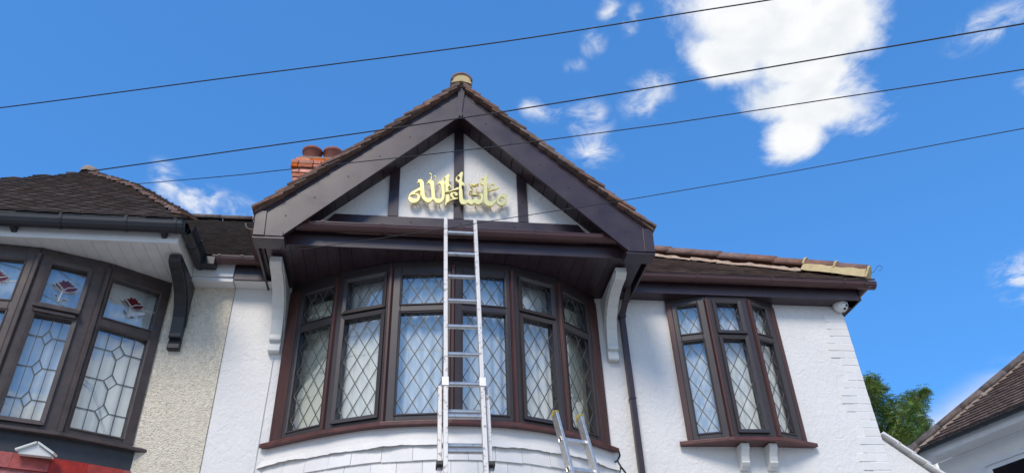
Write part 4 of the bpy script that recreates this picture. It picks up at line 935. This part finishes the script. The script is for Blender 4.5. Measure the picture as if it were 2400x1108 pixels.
MB().add([FR(S0, 0.0, 5.22), FR(SE, 0.0, 5.22), FR(SE, 0.35, 5.22), FR(S0, 0.35, 5.22)], [(0, 1, 2, 3)]).build('soffit', 'wplastic', rh)
MB().hexa([FR(S0, 0, 5.215), FR(SE, 0, 5.215), FR(SE, 0.02, 5.215), FR(S0, 0.02, 5.215), FR(S0, 0, 5.36), FR(SE, 0, 5.36), FR(SE, 0.02, 5.36), FR(S0, 0.02, 5.36)]).build('fascia', 'wplastic', rh)
gutter('gutter', FR(S0 - 0.05, -0.01, 5.37), FR(SE, -0.01, 5.37), -em, 0.06, 'black', rh, (0.05, 0.10, 0.15, 0.2, 0.25, 0.3, 0.35, 0.4, 0.45))
onp = lambda s, d: FR(s, d, 5.36 + TP * (d + 0.10))
d1 = dof(H1); sH = lambda d: sof(H0) + (sof(H1) - sof(H0)) * (d - dof(H0)) / (dof(H1) - dof(H0))
rs = MB(); course_sheet(rs, onp(sH(-0.12), -0.12), onp(SE, -0.12), onp(sH(d1), d1), onp(SE, d1), max(8, int((d1 + 0.12) / 0.077)), 0.024, jit=0.006)
rroof = rs.build('roof', 'tilefield', rh)
MB().add([onp(sH(-0.1), -0.1), onp(sH(d1), d1), FR(S0, 2 * d1, 5.3)], [(0, 1, 2)]).build('roof_side', 'tilefield', rroof)
hx2 = hd.cross(Vector((0, 0, 1))).normalized(); hz2 = hx2.cross(hd)
h2 = half_tile('hip_tile', 'ridgedark', 0.115, 0.46)
Lh = (H1 - H0).length; k = 0
while k * 0.44 < Lh:
    put(h2, 'hip_tile', rroof, basis(hx2, hd, hz2, H0 + hd * (0.44 * k) - hz2 * 0.015) @ Matrix.Rotation(random.uniform(-0.02, 0.02), 4, 'Z')); k += 1
mb = MB()
for j in range(70):
    p = H0 + hd * (Lh * j / 70); q = H0 + hd * (Lh * (j + 0.97) / 70); w2 = 0.125 + random.uniform(-0.015, 0.02)
    mb.hexa([p - hz2 * 0.06 - hx2 * w2, q - hz2 * 0.06 - hx2 * w2, q - hz2 * 0.06 + hx2 * w2, p - hz2 * 0.06 + hx2 * w2, p + hz2 * 0.012 - hx2 * 0.1, q + hz2 * 0.012 - hx2 * 0.1, q + hz2 * 0.012 + hx2 * 0.1, p + hz2 * 0.012 + hx2 * 0.1])
mb.build('hip_bedding', 'mortarg', rroof)
wp = Vector(em); wc = em.dot(eA) + 0.30
wa, wb = at_plane(2316, 1094, wp, wc), at_plane(2388, 1064, wp, wc)
sa, sb = sof(wa), sof(wb) + 0.5; zt_ = (wa.z + wb.z) / 2
win = MB(); G = lambda a, b, c: FR(a, 0.30 - b, c); ring(win, G, (sa + 0.06, zt_ - 1.2, sb - 0.06, zt_ - 0.06), 0.06, 0.0, 0.03); win = win.build('window', 'wplastic', rh)
MB().lbox(G, (sa + 0.06, 0.004, zt_ - 1.2), (sb - 0.06, 0.012, zt_ - 0.06)).build('pane', M['lens'], win)
MB().lbox(G, (sa - 0.03, 0.0, zt_ + 0.002), (sb + 0.03, 0.05, zt_ + 0.03)).build('window_head', 'wplastic', win)

# ================================================================== white garage parapet with stepped coping
gr = thing('garage', (5.0, 0.3, 0), 'low white side parapet with stepped white coping tiles beside the right corner of the house', 'garage')
GP = [(XR + 0.013, 3.885), (5.45, 2.855)]
MB().prism([(XR + 0.013, 0), (5.45, 0), (5.45, 2.83), (XR + 0.013, 3.86)], ID, 0.02, 0.22).build('wall', 'render', gr)
dv = Vector((GP[1][0] - GP[0][0], 0, GP[1][1] - GP[0][1])); Lg = dv.length; dv.normalize(); nv = Vector((-dv.z, 0, dv.x))
cpm = MB().box((0, -0.03, 0), (0.175, 0.25, 0.022)).mesh('coping_tile', 'wpaint')
s = 0.0
while s < Lg - 0.02:
    p = Vector((GP[0][0], 0, GP[0][1])) + dv * s + nv * (0.004 + random.uniform(0, 0.004)); a = R(-3.5) + random.uniform(-0.02, 0.02)
    ex = (dv * math.cos(a) - nv * math.sin(a)); ez = nv * math.cos(a) + dv * math.sin(a)
    put(cpm, 'coping_tile', gr, basis(ex, Vector((0, 1, 0)), ez, p), bevel=0.004); s += 0.142
# ================================================================== tree behind
TY = 16.0; tb = at(2060, 1100, TY)
tree = thing('ash_tree', (tb.x, TY, 0), 'green leafy tree behind the white parapet at right', 'tree')
tk = MB(); tk.tube([(tb.x, TY, -0.1), (tb.x + 0.1, TY, 2.5), (tb.x - 0.1, TY + 0.1, 5.0), (tb.x, TY, 7.5), (tb.x - 0.3, TY, 9.5)], [0.26, 0.22, 0.18, 0.12, 0.05], 10)
lf = MB(); rn = random.Random(11)
clumps = [(2028, 912, 34), (2052, 940, 40), (2075, 965, 34), (2000, 940, 55), (2122, 945, 30), (2150, 932, 26), (2140, 960, 32), (2110, 985, 34), (2160, 990, 24), (2085, 1015, 38), (2125, 1015, 34), (2050, 1040, 50), (2150, 1030, 28), (2110, 1060, 45), (2060, 1090, 60), (2130, 1100, 55), (1985, 1010, 70), (2010, 1090, 80), (2038, 890, 20), (2164, 915, 16), (2060, 905, 18), (2180, 1010, 16)]
for px, py, r in clumps:
    yy = TY + rn.uniform(-1.2, 1.2); c = at(px, py, yy); rad = r / FPX * (c - CAM).dot(RROW[2])
    base = Vector((tb.x - 0.1, TY, max(3.5, c.z - 2.2))); tk.tube([base, base.lerp(c, 0.55) + Vector((0, 0, 0.1)), c], [0.07, 0.045, 0.015], 6)
    for _ in range(int(520 * (rad / 0.6) ** 2) + 60):
        v_ = Vector((rn.gauss(0, 1), rn.gauss(0, 1), rn.gauss(0, 1))).normalized() * (rn.random() ** 0.45) * rad * 1.08
        v_.z *= 0.9; p = c + v_
        # a compound leaf: a few leaflets along a drooping stalk
        d = Vector((rn.uniform(-1, 1), rn.uniform(-1, 1), rn.uniform(-0.8, 0.25))).normalized(); sd = d.cross(Vector((0, 0, 1))).normalized()
        for q in range(3):
            for s_ in (-1, 1):
                b0 = p + d * (0.05 * q); tip = b0 + (sd * s_ * 0.8 + d * 0.5).normalized() * rn.uniform(0.07, 0.11) - Vector((0, 0, 0.02)); w_ = d * 0.017
                lf.add([b0, (b0 + tip) / 2 + w_, tip, (b0 + tip) / 2 - w_], [(0, 1, 2, 3)])
tk.build('trunk', 'bark', tree, smooth=True)
me = bpy.data.meshes.new('crown'); me.from_pydata(lf.v, [], lf.f); me.materials.append(M['foliage']); put(me, 'crown', tree)

# ================================================================== curtains and blinds behind the glass
def curtain(pts, off, z0, z1, name, m, label, group=None, amp=0.012, per=0.085, flat=False):
    P = [p for p in miter(pts, -off)]; fine = []
    for a, b in zip(P, P[1:]):
        n = max(2, int((b - a).length / 0.012)); fine += [a.lerp(b, k / n) for k in range(n)]
    fine.append(P[-1]); nn = normals(fine); mb = MB(); vs = []; s = 0
    for i, (p, n_) in enumerate(zip(fine, nn)):
        if i: s += (p - fine[i - 1]).length
        w = 0 if flat else amp * math.sin(2 * math.pi * s / per + 1.2 * math.sin(s * 5)) 
        for zc_, k in ((z0, 1.0), ((z0 + z1) / 2, 0.9), (z1, 0.6)): vs.append((p.x + n_.x * w * k, p.y + n_.y * w * k, zc_))
    k = len(fine); fs = [(i * 3 + j, i * 3 + j + 1, (i + 1) * 3 + j + 1, (i + 1) * 3 + j) for i in range(k - 1) for j in range(2)]
    o = mb.add(vs, fs).build(name, m, smooth=True); tag(o, label, 'blind' if 'blind' in name else 'curtain', group); return o
curtain(BAY[1:6], 0.10, 3.75, 5.10, 'net_curtain', 'net', 'white net curtain behind the middle panes of the big curved bay window')
curtain([(-1.04, 0.01), (-0.63, -0.265)], 0.09, 3.75, 5.02, 'roller_blind', 'blind', 'cream blind behind the leftmost light of the curved bay window', flat=True)
curtain([(1.25, -0.315), (1.64, -0.005)], 0.09, 3.75, 5.02, 'roller_blind', 'blind', 'cream blind behind the rightmost light of the curved bay window', flat=True)
curtain(ORI, 0.08, 3.81, 5.11, 'net_curtain', 'net2', 'white curtain inside the narrow three sided window at right')
curtain(NBAY, 0.10, 3.72, 5.08, 'net_curtain', 'net', 'white net curtain inside the stained glass bay window at left', per=0.12)

# ================================================================== ladders
lad = thing('extension_ladder', (0.36, -2.30, 0), 'long paint splashed extension ladder leaning on the gutter under the gable', 'ladder')
ltop = Vector((0.361, -0.862, 5.375)); ld = Vector((0, -0.268, -1)).normalized(); ln = Vector((0, -1, 0.268)).normalized()
FL = lambda a, b, c: ltop + Vector((a, 0, 0)) + ln * b + ld * c         # a across, b towards the street, c down the ladder
def stile(name, m, x0, x1, b0, b1, c0, c1, parent): return MB().lbox(FL, (x0, b0, c0), (x1, b1, c1)).build(name, m, parent, bevel=0.003)
LT = 5.375 / -ld.z
for s_ in (-1, 1):
    a = s_ * 0.139; b = s_ * 0.109
    fl = stile('fly_stile', 'alupaint', min(a, b), max(a, b), 0.0, 0.062, 0.0, 3.4, lad)
    a = s_ * 0.173; b = s_ * 0.146
    bs = stile('base_stile', 'alupaint', min(a, b), max(a, b), -0.055, 0.012, 1.735, LT - 0.02, lad)
    MB().lbox(FL, (min(s_ * 0.103, s_ * 0.15), 0.012, 1.70), (max(s_ * 0.103, s_ * 0.15), 0.068, 1.775)).build('guide_bracket', 'alu', lad, bevel=0.003)
    MB().lbox(FL, (min(s_ * 0.14, s_ * 0.182), -0.02, 2.34), (max(s_ * 0.14, s_ * 0.182), 0.05, 2.365)).build('latch', 'rubber', lad)
    MB().lbox(FL, (min(a, b), -0.055, LT - 0.02), (max(a, b), 0.012, LT)).build('foot', 'rubber', lad)
c = 0.165
while c < 3.35:
    MB().prism([(0.018 * math.cos(q * math.pi / 5) , 0.018 * math.sin(q * math.pi / 5)) for q in range(10)], lambda a, d, e, c=c: FL(d, 0.031 + a, c + e), -0.112, 0.112).build('rung', 'rung', lad); c += 0.262
c = 1.735 + 0.20 - 0.01
while c < LT - 0.1:
    MB().prism([(0.018 * math.cos(q * math.pi / 5), 0.018 * math.sin(q * math.pi / 5)) for q in range(10)], lambda a, d, e, c=c: FL(d, -0.022 + a, c + e), -0.148, 0.148).build('rung', 'rung', lad); c += 0.262
# short ladder propped against the bay
l2 = thing('short_ladder', (1.35, -1.55, 0), 'short aluminium ladder with yellow end caps leaning at the right of the bay', 'ladder')
t0 = Vector((1.118, -0.62, 3.80)); t1 = Vector((1.325, -0.545, 3.80)); ax = (t1 - t0).normalized(); wid = (t1 - t0).length
ld2 = Vector((0.10, -0.335, -1)).normalized(); ln2 = ax.cross(ld2).normalized()
if ln2.y > 0: ln2 = -ln2
F2 = lambda a, b, c: t0 + ax * a + ln2 * b + ld2 * c
L2 = 3.80 / -ld2.z
for a in (-0.0125, wid - 0.0125):
    stl = MB().lbox(F2, (a, -0.035, 0.02), (a + 0.025, 0.035, L2)).build('stile', 'alu', l2, bevel=0.002)
    MB().prism([(-0.038, 0.028), (-0.034, 0.006), (-0.015, -0.008), (0.015, -0.008), (0.034, 0.004), (0.038, 0.018)], lambda p, d, q: F2(d, p, q), a - 0.004, a + 0.029).build('end_cap', 'yellow', l2, bevel=0.003)
c = 0.24
while c < L2 - 0.1:
    MB().lbox(F2, (0.0, -0.014, c), (wid, 0.014, c + 0.030)).build('rung', 'alu', l2, bevel=0.004)
    h = MB(); ring(h, lambda a, b, cc: F2(-0.0125 - b, a, cc), (-0.011, c + 0.004, 0.011, c + 0.026), 0.006, 0.0, 0.006); h.build('rung_collar', 'alu', l2)
    MB().lbox(F2, (-0.0145, -0.011, c + 0.004), (-0.012, 0.011, c + 0.026)).build('rung_socket', 'rubber', l2)
    c += 0.262

# ================================================================== security camera under the corner eave
sc_ = thing('security_camera', (4.13, -0.07, ZS), 'white dome security camera fixed under the eave at the right corner', 'security camera')
cc = at(1975, 717, -0.075); ax_ = Vector((0.25, -0.75, -0.62)).normalized(); a_ = ax_.cross(Vector((0, 0, 1))).normalized(); b_ = ax_.cross(a_)
def revolve(c0, ax_, prof, n=20):
    vs = [c0 + ax_ * h + (a_ * math.cos(2 * math.pi * k / n) + b_ * math.sin(2 * math.pi * k / n)) * r for h, r in prof for k in range(n)]
    return MB().add(vs, [(i * n + k, i * n + (k + 1) % n, (i + 1) * n + (k + 1) % n, (i + 1) * n + k) for i in range(len(prof) - 1) for k in range(n)] + [tuple(range(n)), tuple(range((len(prof) - 1) * n, len(prof) * n))])
revolve(cc - ax_ * 0.06, ax_, [(0, 0.070), (0.03, 0.070), (0.07, 0.060), (0.075, 0.056)]).build('housing', 'wplastic', sc_, smooth=True)
revolve(cc - ax_ * 0.01, ax_, [(0, 0.052)] + [(0.052 * math.sin(t * math.pi / 16), 0.052 * math.cos(t * math.pi / 16)) for t in range(1, 8)]).build('eyeball', 'wplastic', sc_, smooth=True)
for k, rr in ((0.018, 0.012), (-0.016, 0.012)):
    p = cc + ax_ * 0.037 + b_ * k + a_ * (k * 0.3); revolve(p, ax_, [(-0.012, rr), (0.006, rr), (0.008, rr * 0.7)], 12).build('lens', 'lens', sc_)

# ================================================================== overhead wires
def wire(pts, ys, r, label, tail=None):
    n = len(pts); P = []
    x0, x1 = pts[0][0], pts[-1][0]
    # smooth resampling of the sighted course
    for i in range(len(pts) - 1):
        p0, p1, p2, p3 = pts[max(i - 1, 0)], pts[i], pts[i + 1], pts[min(i + 2, n - 1)]
        for k in range(6):
            t = k / 6; x = p1[0] + (p2[0] - p1[0]) * t
            m1 = (p2[1] - p0[1]) / max(1, p2[0] - p0[0]); m2 = (p3[1] - p1[1]) / max(1, p3[0] - p1[0]); h = p2[0] - p1[0]
            y = (2 * t ** 3 - 3 * t * t + 1) * p1[1] + (t ** 3 - 2 * t * t + t) * h * m1 + (-2 * t ** 3 + 3 * t * t) * p2[1] + (t ** 3 - t * t) * h * m2
            P.append((x, y))
    P.append(pts[-1]); W3 = []
    for x, y in P:
        for (xa, ya), (xb, yb) in zip(ys, ys[1:]):
            if xa <= x <= xb + 1e-6: Y = ya + (yb - ya) * (x - xa) / (xb - xa); break
        W3.append(at(x, y, Y))
    W3.append(W3[-1] + (W3[-1] - W3[-3]).normalized() * 14.0)
    if pts[0][0] < 0: W3.insert(0, W3[0] + (W3[0] - W3[2]).normalized() * 14.0)
    if tail: W3 = [Vector(t) for t in tail] + W3
    o = MB().tube(W3, r, 6).build('overhead_wire', 'wire', smooth=True); tag(o, label, 'wire', 'overhead wires'); return o
wire([(-300, 287), (0, 253), (560, 179), (710, 160), (1180, 98), (1640, 26), (1806, 0), (2300, -84)], [(-300, -1.2), (2300, -4.0)], 0.0046, 'highest overhead wire, passing clear above the gable peak')
wire([(-200, 446), (0, 427), (97, 417), (227, 399), (560, 352), (899, 304), (1100, 274), (1180, 262), (1560, 200), (1640, 186), (2400, 56), (2700, 5)], [(-200, -1.0), (2700, -4.2)], 0.0046, 'overhead wire crossing the top of the gable bargeboards and the large cloud')
wire([(150, 447), (288, 434), (560, 410), (640, 401), (1100, 351), (1560, 291), (1600, 285), (2400, 163), (2700, 116)], [(150, 1.2), (288, 0.7), (640, -0.95), (1100, -1.7), (2700, -4.0)], 0.0037, 'thin overhead wire crossing the upper gable panels above the gold lettering')
wire([(660, 592), (695, 586), (1035, 537), (1135, 520), (1446, 472), (1600, 446), (1867, 400), (2400, 301), (2700, 245)], [(660, -0.74), (1035, -1.0), (2700, -3.6)], 0.0030, 'lowest wire, fixed to the left corbel and passing under the gold lettering', tail=[(-1.17, -0.57, 5.17), (-1.14, -0.66, 5.20)])
